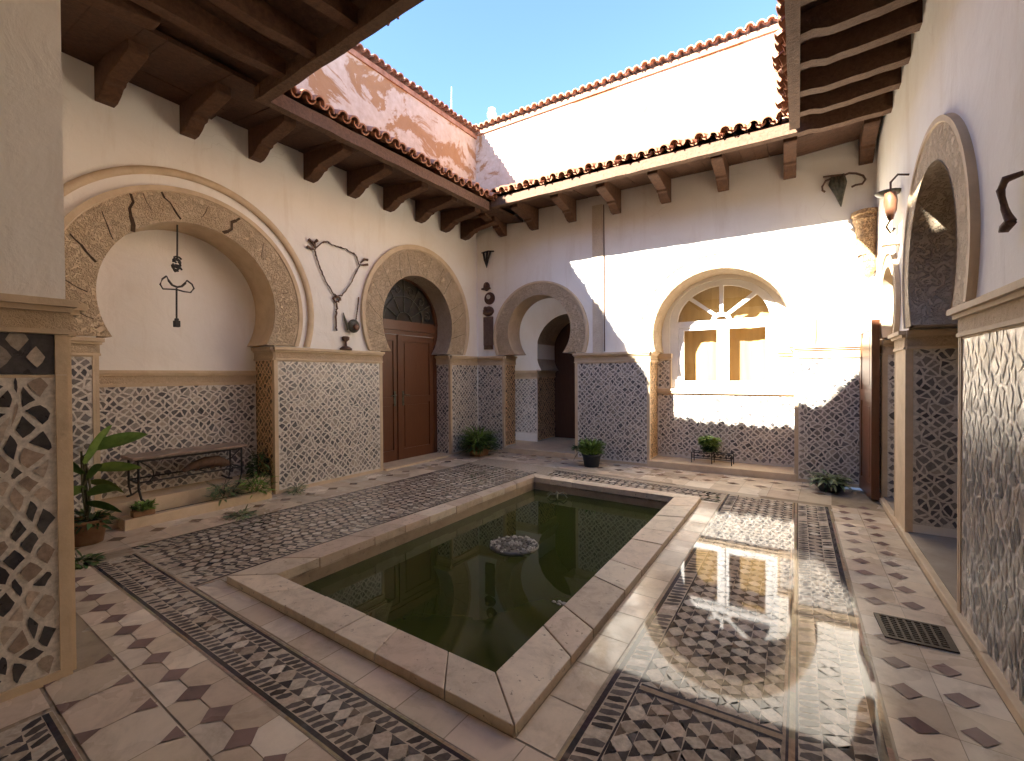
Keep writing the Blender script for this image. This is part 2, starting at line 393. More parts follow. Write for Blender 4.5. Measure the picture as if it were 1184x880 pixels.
def arch_ring(fr, o, parent, mat, name='arch_surround', proud=.035, cracks=(), reveal_mat=None, n=56):
    mb = MB(); ai, ao = arc(o['inner'], o['zimp'], n), arc(o['outer'], o['zimp'], n)
    lip = [tuple(a + (b - a) * .13 for a, b in zip(p, q)) for p, q in zip(ao, ai)]; lip2 = [tuple(a + (b - a) * .16 for a, b in zip(p, q)) for p, q in zip(ao, ai)]
    mb.grid([[fr.p(u, -proud, z) for u, z in ai], [fr.p(u, -proud, z) for u, z in lip2]], 0, smooth=False)
    mb.grid([[fr.p(u, -proud, z) for u, z in lip2], [fr.p(u, -proud - .012, z) for u, z in lip]], 2, smooth=False)
    mb.grid([[fr.p(u, -proud - .012, z) for u, z in lip], [fr.p(u, -proud - .012, z) for u, z in ao]], 2, smooth=False)
    mb.grid([[fr.p(u, -proud - .012, z) for u, z in ao], [fr.p(u, .01, z) for u, z in ao]], 2, smooth=True)
    for k in (0, -1): mb.face([fr.p(*ai[k][:1], -proud, ai[k][1]), fr.p(ao[k][0], -proud, ao[k][1]), fr.p(ao[k][0], .01, ao[k][1]), fr.p(ai[k][0], .01, ai[k][1])], 0)
    for (t, f0, f1, w, sk) in cracks:     # open joints between the arch stones
        i = int(t * n); pi_, po = Vector(ai[i]), Vector(lip2[min(n, max(0, i + sk))]); dr = (po - pi_); nr = Vector((-dr.y, dr.x)).normalized() * w
        L = [pi_ + dr * (f0 + (f1 - f0) * k / 5) + nr * random.uniform(-1.3, 1.3) for k in range(6)]
        for k in range(5):
            ww = nr * (.5 + .5 * random.random())
            mb.face([fr.p(q.x, -proud - .0015, q.y) for q in (L[k] - ww, L[k] + ww, L[k + 1] + ww, L[k + 1] - ww)], 1)
    return mb.build(name, [mat, M['crack'], M['stone']], parent)
def soffit(fr, o, parent, mat, name='arch_soffit', d0=-.035, n=48):
    mb = MB(); a = arc(o['inner'], o['zimp'], n); D = o['depth']
    mb.grid([[fr.p(u, d0, z) for u, z in a], [fr.p(u, D * .5, z) for u, z in a], [fr.p(u, D, z) for u, z in a]])
    for (uj, us) in ((o['u0'], a[0][0]), (o['u1'], a[-1][0])):
        mb.face([fr.p(uj, 0, o['zimp']), fr.p(us, d0, o['zimp']), fr.p(us, D, o['zimp']), fr.p(uj, D, o['zimp'])])
    return mb.build(name, mat, parent)
def cornice(fr, segs, parent, z=1.88, s=1., name='cornice', d=0.):
    """capped carved band; segs: (u0, u1) runs"""
    for a, b in segs:
        mb = MB()
        mb.fbox(fr, a - .025, b + .025, d - .075 * s, d + .03, z - .035, z, 1)
        mb.fbox(fr, a - .012, b + .012, d - .05 * s, d + .03, z - .06, z - .0352, 1)
        mb.fbox(fr, a, b, d - .028 * s, d + .03, z - .145, z - .0602, 0)
        mb.fbox(fr, a - .004, b + .004, d - .036 * s, d + .03, z - .168, z - .1452, 1)
        mb.build(name, [M['stone_frieze'], M['stone']], parent)
def jamb_cornice(fr, u, d0, d1, side, parent, z=1.88, name='cornice'):
    """the same band turned into an opening; side +1: the opening lies on the +u side"""
    mb = MB(); k = side
    for a, b, zz0, zz1, m in ((0, .06, z - .035, z, 1), (0, .04, z - .06, z - .0352, 1), (0, .022, z - .145, z - .0602, 0), (0, .03, z - .168, z - .1452, 1)):
        lo, hi = sorted((u - k * .02, u + k * b)); mb.fbox(fr, lo, hi, d0, d1, zz0, zz1, m)
    return mb.build(name, [M['stone_frieze'], M['stone']], parent)
def dado(fr, u0, u1, parent, z0=.045, z1=1.712, d=0., a=.086, b=None, web=.0078, mat='mosaic', trim=(1, 1), plinth=True, dark=.55, name='mosaic_panel', tw=.035, pal=None):
    mb = MB(); wall_mosaic(mb, lambda u, z, h: fr.p(u, d - .014 - h, z), u0 + (tw if trim[0] else .002), u1 - (tw if trim[1] else .002), z0, z1, a, b, web, dark=dark, pal=pal)
    o = mb.build(name, M[mat], parent)
    t = MB()
    if trim[0]: t.fbox(fr, u0, u0 + tw, d - .022, d + .02, 0 if plinth else z0, z1)
    if trim[1]: t.fbox(fr, u1 - tw, u1, d - .022, d + .02, 0 if plinth else z0, z1)
    if plinth: t.fbox(fr, u0 + (tw if trim[0] else 0) + .001, u1 - (tw if trim[1] else 0) - .001, d - .028, d + .02, 0, z0)
    t.fbox(fr, u0 + tw + .001, u1 - tw - .001, d - .018, d + .02, z1 - .012, z1 + .001)
    t.build('stone_trim', M['stone'], parent); return o
def jamb_dado(fr, u, d0, d1, side, parent, z0=.0, z1=1.712, mat='mosaic_tan_lit', a=.086, web=.0078, name='mosaic_panel', trim=True, dark=.45):
    mb = MB(); e = .03 if trim else .002
    wall_mosaic(mb, lambda x, z, h: fr.p(u + side * (.006 + h), x, z), d0 + e, d1 - .004, z0 + .02, z1, a, None, web, dark=dark)
    o = mb.build(name, M[mat], parent)
    if trim:
        t = MB(); lo, hi = sorted((u - side * .01, u + side * .013)); t.fbox(fr, lo, hi, d0 - .024, d0 + e, 0, z1)
        t.build('stone_trim', M['stone'], parent)
    return o
def jamb_plain(mb, fr, o, mat=0, top=None):
    for u in (o['u0'], o['u1']): mb.face([fr.p(u, 0, 0), fr.p(u, o['depth'], 0), fr.p(u, o['depth'], o['zimp']), fr.p(u, 0, o['zimp'])], mat)
def barrel(mb, a, b, r, up, mat=0, thick=.016, n=7, flip=False):
    """half-round roof tile from a (free lip) to b"""
    a, b, up = Vector(a), Vector(b), Vector(up); d = (b - a).normalized(); s = d.cross(up).normalized(); w = s.cross(d).normalized()
    if flip: w = -w
    def ring(c, q): return [c + (s * math.cos(math.pi * k / n) + w * math.sin(math.pi * k / n)) * q for k in range(n + 1)]
    o0, o1, i0, i1 = ring(a, r), ring(b, r * .9), ring(a, r - thick), ring(b, r * .9 - thick)
    mb.grid([o0, o1], mat); mb.grid([i0, i1], mat); mb.grid([o0, i0], mat, smooth=False)
def coping_tiles(fr, u0, u1, z, parent, d0=-.10, d1=.42, pitch=.135):
    mb = MB(); u = u0
    while u < u1:
        p = pitch * random.uniform(.94, 1.06); y = random.uniform(-.012, .012); q = random.uniform(-.02, .02)
        barrel(mb, fr.p(u, d0 + q, z + .01 + y), fr.p(u, d1, z + .13 + y), .064, (0, 0, 1))
        barrel(mb, fr.p(u + p / 2, d0 + q + .03, z + .075 + y), fr.p(u + p / 2, d1, z + .19 + y), .06, (0, 0, 1), flip=True)
        u += p
    mb.fbox(fr, u0, u1, -.03, .40, z - .10, z - .02)
    return mb.build('coping_tiles', M['tile_dark'], parent)

# ------------------------------------------------------------------ west wall: big blind arch and double door
TOP, WZ = 6.36, 4.62
west = thing('courtyard_wall', 'courtyard wall on the left with a large blind horseshoe arch and an arched double door', 'wall', FW.p(3.6, 0, 0))
mb = MB(); wall_face(mb, FW, -3.2, 7.22, 0, WZ, [A_NICHE, A_DOOR]); jamb_plain(mb, FW, A_NICHE); jamb_plain(mb, FW, A_DOOR)
mb.fbox(FW, 1.0, 3.5, .45, .6, 0, 3.6)                                   # back of the blind arch
mb.build('plaster', M['plaster'], west)
mb = MB(); mb.face([FW.p(-3.2, 0, WZ), FW.p(7.22, 0, WZ), FW.p(7.22, 0, TOP), FW.p(-3.2, 0, TOP)]); mb.fbox(FW, -3.2, 7.75, .12, .4, WZ - .2, TOP - .12)
mb.build('parapet', M['parapet'], west)
coping_tiles(FW, .2, 7.3, TOP, west)
mb = MB(); mb.fbox(FW, -3.2, 8.0, .62, 5.0, 5.75, 5.9); mb.fbox(FW, -3.2, 8.0, 4.6, 5.0, -.1, 5.749); mb.build('roof', M['tile_dark'], west)  # unseen roof slab, put in behind the parapet to block light
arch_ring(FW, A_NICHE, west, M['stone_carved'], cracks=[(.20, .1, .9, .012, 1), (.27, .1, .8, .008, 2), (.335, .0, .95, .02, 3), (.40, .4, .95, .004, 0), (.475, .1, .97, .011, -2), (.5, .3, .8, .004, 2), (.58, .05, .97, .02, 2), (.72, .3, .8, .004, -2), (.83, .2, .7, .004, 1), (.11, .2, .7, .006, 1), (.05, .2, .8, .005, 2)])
soffit(FW, A_NICHE, west, M['stone'])
mb = MB(); o1 = dict(A_NICHE); a0, a1 = arc((2.18, 2.32, 1.345), ZI, 64), arc((2.18, 2.32, 1.42), ZI, 64)      # thin outer moulding
mb.grid([[FW.p(u, .0, z) for u, z in a0], [FW.p(u, -.03, z) for u, z in a0], [FW.p(u, -.034, z) for u, z in [((p[0] + q[0]) / 2, (p[1] + q[1]) / 2) for p, q in zip(a0, a1)]], [FW.p(u, -.03, z) for u, z in a1], [FW.p(u, .0, z) for u, z in a1]])
mb.build('arch_moulding', M['stone'], west)
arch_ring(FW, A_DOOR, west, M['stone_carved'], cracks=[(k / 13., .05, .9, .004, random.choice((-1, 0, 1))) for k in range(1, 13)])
soffit(FW, A_DOOR, west, M['stone_rough'])
cornice(FW, [(-.6, 1.34), (3.06, 4.76), (6.39, 7.2)], west)
for u, s, D in ((1.34, 1, .45), (3.06, -1, .45), (4.76, 1, .4), (6.39, -1, .4)): jamb_cornice(FW, u, -.02, D, s, west)
cornice(FW, [(1.36, 3.04)], west, 1.58, .7, d=.45)
dado(FW, 1.36, 3.04, west, z0=.24, z1=1.412, d=.45, trim=(0, 0), plinth=False)
dado(FW, .66, 1.34, west); dado(FW, 3.06, 4.76, west); dado(FW, 6.39, 7.2, west, trim=(1, 0))
jamb_dado(FW, 1.34, 0, .45, 1, west); jamb_dado(FW, 3.06, 0, .45, -1, west, dark=.6); jamb_dado(FW, 4.76, 0, .4, 1, west, mat='mosaic'); jamb_dado(FW, 6.39, 0, .4, -1, west, mat='mosaic', dark=.7)
mb = MB(); mb.fbox(FW, 1.36, 3.04, .08, .46, 0, .235); mb.build('ledge', M['stone'], west)
mb = MB(); mb.fbox(FW, 4.78, 6.37, -.09, .4, 0, .035); mb.build('doorstep', M['stone'], west)
# double door under a fanlight
d0 = .34
mb = MB()
for a, b in ((4.70, 4.79), (6.31, 6.41)): mb.fbox(FW, a, b, d0 - .01, d0 + .07, .03, 2.45)
mb.fbox(FW, 4.79, 6.31, d0 - .012, d0 + .07, 2.225, 2.30); mb.fbox(FW, 4.79, 6.31, d0 - .035, d0 + .07, 2.301, 2.36); mb.fbox(FW, 4.79, 6.31, d0 - .008, d0 + .07, 2.361, 2.47)
door = mb.build('door', M['door'], west)
def door_leaf(fr, u0, u1, z0, z1, d, mat, parent, rails=(.12, 1.02, 1.14, 2.0), st=.11, name='leaf'):
    mb = MB(); mb.fbox(fr, u0, u1, d + .02, d + .045, z0, z1)
    mb.fbox(fr, u0, u0 + st, d, d + .019, z0, z1); mb.fbox(fr, u1 - st, u1, d, d + .019, z0, z1)
    zs = [z0, z0 + .16, *rails, z1 - .11, z1]
    for a, b in ((z0, z0 + .18), (rails[1], rails[2]), (z1 - .11, z1)): mb.fbox(fr, u0 + st + .001, u1 - st - .001, d, d + .019, a, b)
    for a, b in ((z0 + .18, rails[1]), (rails[2], z1 - .11)): mb.fbox(fr, u0 + st + .035, u1 - st - .035, d + .008, d + .021, a + .035, b - .035)
    return mb.build(name, mat, parent)
lf = door_leaf(FW, 4.795, 5.43, .035, 2.22, d0, M['door'], door); rf = door_leaf(FW, 5.438, 6.305, .035, 2.22, d0, M['door'], door)
mb = MB(); mb.fbox(FW, 5.40, 5.47, d0 - .022, d0 + .01, .04, 2.22); mb.build('astragal', M['door'], door)
for u, s in ((5.34, -1), (5.53, 1)):
    mb = MB(); mb.fbox(FW, u - .02, u + .02, d0 - .012, d0 + .002, .98, 1.24); mb.tube([FW.p(u, d0, 1.17), FW.p(u, d0 - .05, 1.17), FW.p(u + s * .025, d0 - .055, 1.168), FW.p(u + s * .12, d0 - .05, 1.16)], .009, 8); mb.build('handle', M['bronze'], door)
fan = MB(); fc, fz, fr_ = 5.60, 2.45, .83
P = [(fc + fr_ * math.cos(math.pi * k / 32), fz + fr_ * math.sin(math.pi * k / 32)) for k in range(33)]
poly2(fan, FW, P, d0 + .05); fan.build('fanlight', M['dark_glass'], door)
mb = MB(); Q = [(fc + (fr_ - .075) * math.cos(math.pi * k / 32), fz + (fr_ - .075) * math.sin(math.pi * k / 32)) for k in range(33)]
mb.grid([[FW.p(u, d0 - .01, z) for u, z in P], [FW.p(u, d0 - .01, z) for u, z in Q], [FW.p(u, d0 + .05, z) for u, z in Q]], smooth=False); mb.build('fan_frame', M['door'], door)
mb = MB()
for k in range(1, 6):
    a = math.pi * k / 6; mb.tube([FW.p(fc + q * math.cos(a), d0 + .03, fz + q * math.sin(a)) for q in (.18, .4, .76)], .008, 6)
for q in (.18, .46): mb.tube([FW.p(fc + q * math.cos(math.pi * k / 20), d0 + .028, fz + q * math.sin(math.pi * k / 20)) for k in range(21)], .008, 6)
for k in range(6):
    a = math.pi * (k + .5) / 6; c = (fc + .58 * math.cos(a), fz + .58 * math.sin(a))
    mb.tube([FW.p(c[0] + (.02 + .006 * j) * math.cos(a + j * .6), d0 + .028, c[1] + (.02 + .006 * j) * math.sin(a + j * .6)) for j in range(14)], .007, 5)
mb.build('fan_scrollwork', M['bronze'], door)

# ------------------------------------------------------------------ north wall: arched passage and window niche
north = thing('courtyard_wall', 'sunlit far courtyard wall with a small arched passage and a white arched window', 'wall', FN.p(3.2, 0, 0))
mb = MB(); wall_face(mb, FN, 0, 6.36, 0, WZ, [A_WAY, A_WIN]); jamb_plain(mb, FN, A_WAY); jamb_plain(mb, FN, A_WIN)
wc, wz, wrx, wry = 4.465, 2.36, .80, .66
hole = [(3.665, 1.26)] + [(wc - wrx * math.cos(math.pi * k / 32), wz + wry * math.sin(math.pi * k / 32)) for k in range(33)] + [(5.265, 1.26)]
poly2(mb, FN, [(3.2, 0)] + [(3.2, 1.26)] + hole + [(5.8, 1.26), (5.8, 3.4), (3.2, 3.4)], .5)
mb.face([FN.p(3.2, .5, 0), FN.p(5.8, .5, 0), FN.p(5.8, .5, 1.26), FN.p(3.2, .5, 1.26)])
mb.grid([[FN.p(u, .5, z) for u, z in hole], [FN.p(u, .7, z) for u, z in hole]])
mb.build('plaster', M['plaster'], north)
mb = MB(); mb.face([FN.p(0, 0, WZ), FN.p(6.36, 0, WZ), FN.p(6.36, 0, TOP + .06), FN.p(0, 0, TOP + .06)]); mb.fbox(FN, -.45, 6.9, .12, .4, WZ - .2, TOP - .06)
mb.build('parapet', M['parapet'], north)
coping_tiles(FN, -.05, 6.6, TOP + .06, north)
mb = MB(); mb.fbox(FN, -.6, 7.5, .72, 5.0, 5.75, 5.9); mb.fbox(FN, -.6, 7.5, 4.6, 5.0, -.1, 5.749); mb.build('roof', M['tile_dark'], north)  # slab out of view behind the parapet, added as a light block
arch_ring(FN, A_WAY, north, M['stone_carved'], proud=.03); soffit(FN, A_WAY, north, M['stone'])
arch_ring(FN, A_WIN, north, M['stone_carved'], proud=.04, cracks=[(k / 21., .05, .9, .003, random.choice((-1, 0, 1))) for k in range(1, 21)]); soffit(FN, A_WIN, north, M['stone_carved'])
cornice(FN, [(.02, .645), (2.17, 3.46), (5.48, 6.32)], north)
for u, s, D in ((.645, 1, .4), (2.17, -1, .4), (3.46, 1, .5), (5.48, -1, .5)): jamb_cornice(FN, u, -.02, D, s, north)
dado(FN, .02, .645, north, trim=(0, 1)); dado(FN, 2.17, 3.46, north); dado(FN, 5.48, 6.33, north, trim=(1, 0))
jamb_dado(FN, .645, 0, .4, 1, north, .1); jamb_dado(FN, 2.17, 0, .4, -1, north, .1); jamb_dado(FN, 3.46, 0, .5, 1, north, .1); jamb_dado(FN, 5.48, 0, .5, -1, north, .1)
# window niche: bench step, lower panel, cheeks beside the window
mb = MB(); mb.fbox(FN, 3.44, 5.50, -.045, .49, 0, .105); mb.build('bench_step', M['stone'], north, .008)
dado(FN, 3.47, 5.47, north, z0=.13, z1=1.17, d=.5, trim=(0, 0), plinth=False)
for a, b, t in ((3.47, 3.70, (0, 1)), (5.25, 5.47, (1, 0))):
    dado(FN, a, b, north, z0=1.262, z1=1.75, d=.5, trim=t, plinth=False, tw=.03)
    mb = MB(); mb.fbox(FN, a - .005, b + .012, .43, .52, 1.81, 1.85); mb.fbox(FN, a - .005, b + .005, .455, .52, 1.764, 1.8098); mb.build('cornice', M['stone'], north)
mb = MB(); mb.fbox(FN, 3.47, 5.47, .42, .50, 1.225, 1.26); mb.fbox(FN, 3.47, 5.47, .44, .50, 1.185, 1.2248); mb.build('window_sill', M['stone'], north)
# the window: a wide frame, two casements, four fan panes
mb = MB(); D0 = .535
mb.fbox(FN, 3.672, 3.80, D0 - .01, D0 + .08, 1.262, 2.36); mb.fbox(FN, 5.18, 5.262, D0 - .01, D0 + .08, 1.262, 2.36)
mb.fbox(FN, 3.801, 5.179, D0 - .01, D0 + .08, 1.262, 1.30); mb.fbox(FN, 3.801, 5.179, D0 - .02, D0 + .08, 2.275, 2.315); mb.fbox(FN, 3.801, 5.179, D0 - .012, D0 + .08, 2.3155, 2.375)
o_ = [(wc - .795 * math.cos(math.pi * k / 32), wz + .655 * math.sin(math.pi * k / 32)) for k in range(33)]; i_ = [(wc - .68 * math.cos(math.pi * k / 32), wz + .565 * math.sin(math.pi * k / 32)) for k in range(33)]
mb.grid([[FN.p(u, D0 + .08, z) for u, z in o_], [FN.p(u, D0 - .008, z) for u, z in o_], [FN.p(u, D0 - .008, z) for u, z in i_], [FN.p(u, D0 + .08, z) for u, z in i_]], smooth=False)
win = mb.build('window', M['white_paint'], north)
for a, b in ((3.805, 4.487), (4.492, 5.175)):
    mb = MB(); s = .085
    mb.fbox(FN, a, a + s, D0, D0 + .05, 1.303, 2.272); mb.fbox(FN, b - s, b, D0, D0 + .05, 1.303, 2.272); mb.fbox(FN, a + s + .0005, b - s - .0005, D0, D0 + .05, 1.303, 1.388); mb.fbox(FN, a + s + .0005, b - s - .0005, D0, D0 + .05, 2.225, 2.272)
    mb.build('casement', M['white_paint'], win)
    mb = MB(); mb.face([FN.p(a + s - .005, D0 + .03, 1.38), FN.p(b - s + .005, D0 + .03, 1.38), FN.p(b - s + .005, D0 + .03, 2.23), FN.p(a + s - .005, D0 + .03, 2.23)]); mb.build('pane', M['glass'], win)
mb = MB(); mb.fbox(FN, 4.462, 4.52, D0 - .02, D0 - .001, 1.303, 2.272); mb.build('meeting_stile', M['white_paint'], win)
mb = MB()
for a in (45, 90, 135):
    c, s = math.cos(R(a)), math.sin(R(a)); w = .033
    p0, p1 = (wc + .10 * c, wz + .02 + .09 * s), (wc + .70 * c, wz + .58 * s)
    nx, nz = -s * w, c * w
    q = [(p0[0] + nx * .7, p0[1] + nz * .7), (p0[0] - nx * .7, p0[1] - nz * .7), (p1[0] - nx, p1[1] - nz), (p1[0] + nx, p1[1] + nz)]
    mb.hexa([FN.p(u, D0 - .004, z) for u, z in q] + [FN.p(u, D0 + .06, z) for u, z in q])
hb = [(wc + .15 * math.cos(math.pi * k / 12), wz + .013 + .12 * math.sin(math.pi * k / 12)) for k in range(13)]
hb2 = [(wc + .085 * math.cos(math.pi * k / 12), wz + .013 + .06 * math.sin(math.pi * k / 12)) for k in range(13)]
mb.grid([[FN.p(u, D0 + .05, z) for u, z in hb], [FN.p(u, D0 - .012, z) for u, z in hb], [FN.p(u, D0 - .012, z) for u, z in hb2], [FN.p(u, D0 + .05, z) for u, z in hb2]], smooth=False)
mb.build('fan_glazing_bar', M['white_paint'], win)
mb = MB(); poly2(mb, FN, i_ , D0 + .04); mb.build('pane', M['glass'], win)
mb = MB(); rows = []
for z in (1.1, 1.6, 2.2, 3.1): rows.append([FN.p(3.5 + 2. * k / 60, .80 + .012 * math.sin(k * .5) + .006 * math.sin(k * 1.7 + z), z) for k in range(61)])
mb.grid(rows); mb.build('curtain', M['curtain'], win)
mb = MB(); mb.fbox(FN, 3.3, 5.7, .95, 1.0, .9, 3.3); mb.build('window_backing', M['interior'], win)
# carved upright strip and conduit
mb = MB(); mb.fbox(FN, 2.49, 2.68, -.012, .01, 1.883, 4.42); mb.build('carved_strip', carved('pale_carved_stone', (.66, .55, .41), (.76, .66, .52), 22, .5), north)
mb = MB(); mb.tube([FN.p(2.705, -.012, 1.9), FN.p(2.704, -.013, 3.1), FN.p(2.70, -.012, 4.4)], .009, 6); mb.build('conduit', M['fascia'], north)
# vestibule behind the passage
vz = .1
mb = MB()
mb.face([FN.p(.2, .95, 0), FN.p(.86, .95, 0), FN.p(.86, .95, 3.4), FN.p(.2, .95, 3.4)])
A_IN = op(.86, 2.3, (1.58, 2.0, .74), None, .7, 1.6)
pth = [(.86, 0), (.86, 1.6)] + arc(A_IN['inner'], 1.6) + [(2.3, 1.6), (2.3, 0), (3., 0), (3., 3.4), (.86, 3.4)]
mb.face([FN.p(.86, .95, A_IN['zimp']), FN.p(.86, .95, 3.4), FN.p(.861, .95, 3.4)])
poly2(mb, FN, [(.86, 1.6)] + arc(A_IN['inner'], 1.6) + [(2.3, 1.6), (3., 1.6), (3., 3.4), (.86, 3.4)], .95)
mb.face([FN.p(2.3, .95, 0), FN.p(3., .95, 0), FN.p(3., .95, 1.6), FN.p(2.3, .95, 1.6)])
mb.face([FN.p(.2, .4, 0), FN.p(.2, .95, 0), FN.p(.2, .95, 3.4), FN.p(.2, .4, 3.4)]); mb.face([FN.p(3., .4, 0), FN.p(3., .95, 0), FN.p(3., .95, 3.4), FN.p(3., .4, 3.4)])
mb.face([FN.p(.2, .4, 3.4), FN.p(3., .4, 3.4), FN.p(3., .95, 3.4), FN.p(.2, .95, 3.4)])
mb.fbox(FN, .5, .858, .953, 1.9, 0, 3.3); mb.fbox(FN, .15, 3.3, .41, 1.95, 3.401, 3.5); mb.fbox(FN, 2.42, 3.3, .97, 1.95, 0, 3.3); mb.fbox(FN, .1, .198, .41, .97, 0, 3.4)  # solid blocks added behind the vestibule faces to seal out leaking sunlight
mb.build('vestibule', M['plaster'], north)
mb = MB(); a = arc(A_IN['inner'], 1.6); mb.grid([[FN.p(u, .95, z) for u, z in a], [FN.p(u, 1.75, z) for u, z in a]]); mb.face([FN.p(.86, .95, 1.6), FN.p(.86, 1.75, 1.6), FN.p(.86, 1.75, 1.3), FN.p(.86, .95, 1.3)])
mb.build('inner_arch_soffit', M['stone_rough'], north)
jamb_dado(FN, .86, .95, 1.75, 1, north, vz, 1.46, mat='mosaic_tan_lit', trim=False, dark=.7); jamb_cornice(FN, .86, .95, 1.75, 1, north, 1.62)
cornice(FN, [(.22, .86)], north, 1.60, .6, d=.95); dado(FN, .22, .86, north, z0=.27, z1=1.432, d=.95, trim=(0, 0), plinth=False)
mb = MB(); mb.fbox(FN, .21, .86, .935, .949, .1, .265); mb.build('white_skirting', M['plaster'], north)
mb = MB(); mb.fbox(FN, .86, 3.4, 1.76, 1.9, 0, 3.2); mb.fbox(FN, 2.3, 2.4, .96, 1.76, 0, 3.2); mb.build('dark_passage_end', M['door_dark'], north)  # dark panel closing the passage, standing in for the darkness beyond
mb = MB(); mb.fbox(FN, .655, 2.16, -.05, .4, 0, .1); mb.fbox(FN, .2, 3.0, .4, 1.76, -.02, .0995); mb.build('threshold', M['stone'], north, .006)

# ------------------------------------------------------------------ east wall: open arches to a room
east = thing('courtyard_wall', 'courtyard wall on the right with an open horseshoe arch and a mosaic pier', 'wall', FE.p(3.4, 0, 0))
mb = MB(); wall_face(mb, FE, -3.1, 7.46, 0, WZ, [A_EAST, A_FAR])
wall_face(mb, FE, -3.1, 7.9, 0, WZ, [A_EAST, A_FAR], .33); jamb_plain(mb, FE, A_EAST); jamb_plain(mb, FE, A_FAR)
mb.build('plaster', M['plaster'], east)
mb = MB(); mb.face([FE.p(-3.1, 0, WZ), FE.p(7.46, 0, WZ), FE.p(7.46, 0, TOP), FE.p(-3.1, 0, TOP)]); mb.fbox(FE, -3.1, 7.8, .12, .4, WZ - .2, TOP - .12); mb.build('parapet', M['parapet'], east)
coping_tiles(FE, .4, 7.5, TOP, east)
mb = MB(); mb.fbox(FE, -3.1, 8.0, .62, 4.6, 5.75, 5.9); mb.build('roof', M['tile_dark'], east)  # roof slab hidden from below, added to keep light out
arch_ring(FE, A_EAST, east, M['stone_carved'], proud=.03); soffit(FE, A_EAST, east, M['stone_rough'])
arch_ring(FE, A_FAR, east, M['stone_carved'], proud=.03); soffit(FE, A_FAR, east, M['stone'])
cornice(FE, [(-1.2, 3.79), (5.42, 5.95), (6.80, 7.44)], east)
for u, s in ((3.79, 1), (5.42, -1), (5.95, 1), (6.80, -1)): jamb_cornice(FE, u, -.02, .33, s, east)
dado(FE, .3, 3.79, east, a=.10, b=.15, web=.0085, dark=.5); dado(FE, 6.80, 7.44, east, trim=(1, 0))
mb = MB(); mb.fbox(FE, 5.42, 5.95, -.02, .02, 0, 1.712); mb.build('stone_facing', M['stone'], east)
jamb_dado(FE, 3.79, 0, .33, 1, east, mat='mosaic'); jamb_dado(FE, 5.42, .0, .33, -1, east, .12, mat='mosaic', dark=.72, a=.082, web=.0075); jamb_dado(FE, 5.95, 0, .33, 1, east, mat='mosaic'); jamb_dado(FE, 6.80, 0, .33, -1, east, mat='mosaic', dark=.72)
mb = MB(); mb.fbox(FE, 3.3, 6.9, -.045, .32, 0, .06); mb.fbox(FE, .2, 3.298, -.05, -.001, 0, .06); mb.build('kerb', M['stone'], east, .008)
mb = MB(); mb.fbox(FE, 3.2, 7.4, .0, 2.6, -.05, .065); mb.build('raised_floor', M['concrete'], east)
# open brown door leaf folded back beside the far arch
LX = Frame((.350, 7.36), (.436, 6.68), (1, 0))
mb = MB(); mb.fbox(LX, 0, .64, .012, .075, .03, 2.12)
for a, b in ((.0, .09), (.55, .64)): mb.fbox(LX, a, b, 0, .0119, .03, 2.12)
for a, b in ((.03, .2), (1.16, 1.30), (2.0, 2.12)): mb.fbox(LX, .0905, .5495, 0, .0119, a, b)
for a, b in ((.26, 1.1), (1.36, 1.94)): mb.fbox(LX, .13, .51, .004, .0125, a, b)
dl = mb.build('open_door_leaf', M['door'], east)
mb = MB(); mb.fbox(LX, .0, .64, .0755, .09, .03, .12); mb.build('kick_rail', M['door_dark'], dl)
# room seen through the arches
room = thing('room_wall', 'inner room wall with dark red wooden panelling seen through the open arch on the right', 'wall', FE.p(4.8, 2.6, 0))
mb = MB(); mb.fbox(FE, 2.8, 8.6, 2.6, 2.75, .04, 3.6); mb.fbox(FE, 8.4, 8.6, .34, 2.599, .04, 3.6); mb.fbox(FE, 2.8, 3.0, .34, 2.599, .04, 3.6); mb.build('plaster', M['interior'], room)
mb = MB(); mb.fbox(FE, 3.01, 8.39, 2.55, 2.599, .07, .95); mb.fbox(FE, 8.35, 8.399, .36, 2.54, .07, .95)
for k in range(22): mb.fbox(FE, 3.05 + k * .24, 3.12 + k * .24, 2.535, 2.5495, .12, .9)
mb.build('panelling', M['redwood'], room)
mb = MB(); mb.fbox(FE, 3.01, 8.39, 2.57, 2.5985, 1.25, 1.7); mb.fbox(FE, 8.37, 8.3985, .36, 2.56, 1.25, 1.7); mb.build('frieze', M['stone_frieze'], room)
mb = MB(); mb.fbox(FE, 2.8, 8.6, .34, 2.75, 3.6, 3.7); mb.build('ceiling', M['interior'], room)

# ------------------------------------------------------------------ south side: pillar, gallery opening we stand in
south = thing('courtyard_wall', 'near mosaic clad pillar with a white plaster shaft at the left edge', 'wall', (-3.3, .62, 0))
mb = MB()
mb.face([FP.p(0, 0, 0), FP.p(3.8, 0, 0), FP.p(3.8, 0, 4.6), FP.p(0, 0, 4.6)])
mb.face([(-5.8, .62, 0), (-3.16, .62, 0), (-3.16, .62, 4.6), (-5.8, .62, 4.6)])
mb.box(-3.159, .8, .12, .62, 3.9, 4.6); mb.box(-3.16, 1.0, -3.2, -3.05, 0, 4.6)
mb.build('plaster', M['plaster'], south)
mb = MB(); mb.box(-3.3, 1.0, -3.2, .12, 4.0, 4.15); mb.build('gallery_ceiling', M['plank'], south)
prof = [(-6.2, 4.6), (1.3, 4.6), (1.3, 5.58), (-1.3, 5.58), (-1.6, 6.3), (-2.75, 6.45), (-3.45, 5.62), (-6.2, 5.58)]  # unseen parapet outline; raised hump invented to cut off the far wall's sun patch
mb = MB(); tri = tessellate_polygon([[Vector((a, b, 0)) for a, b in prof]])
for y in (.12, .62):
    for t in tri: mb.face([(prof[i][0], y, prof[i][1]) for i in t])
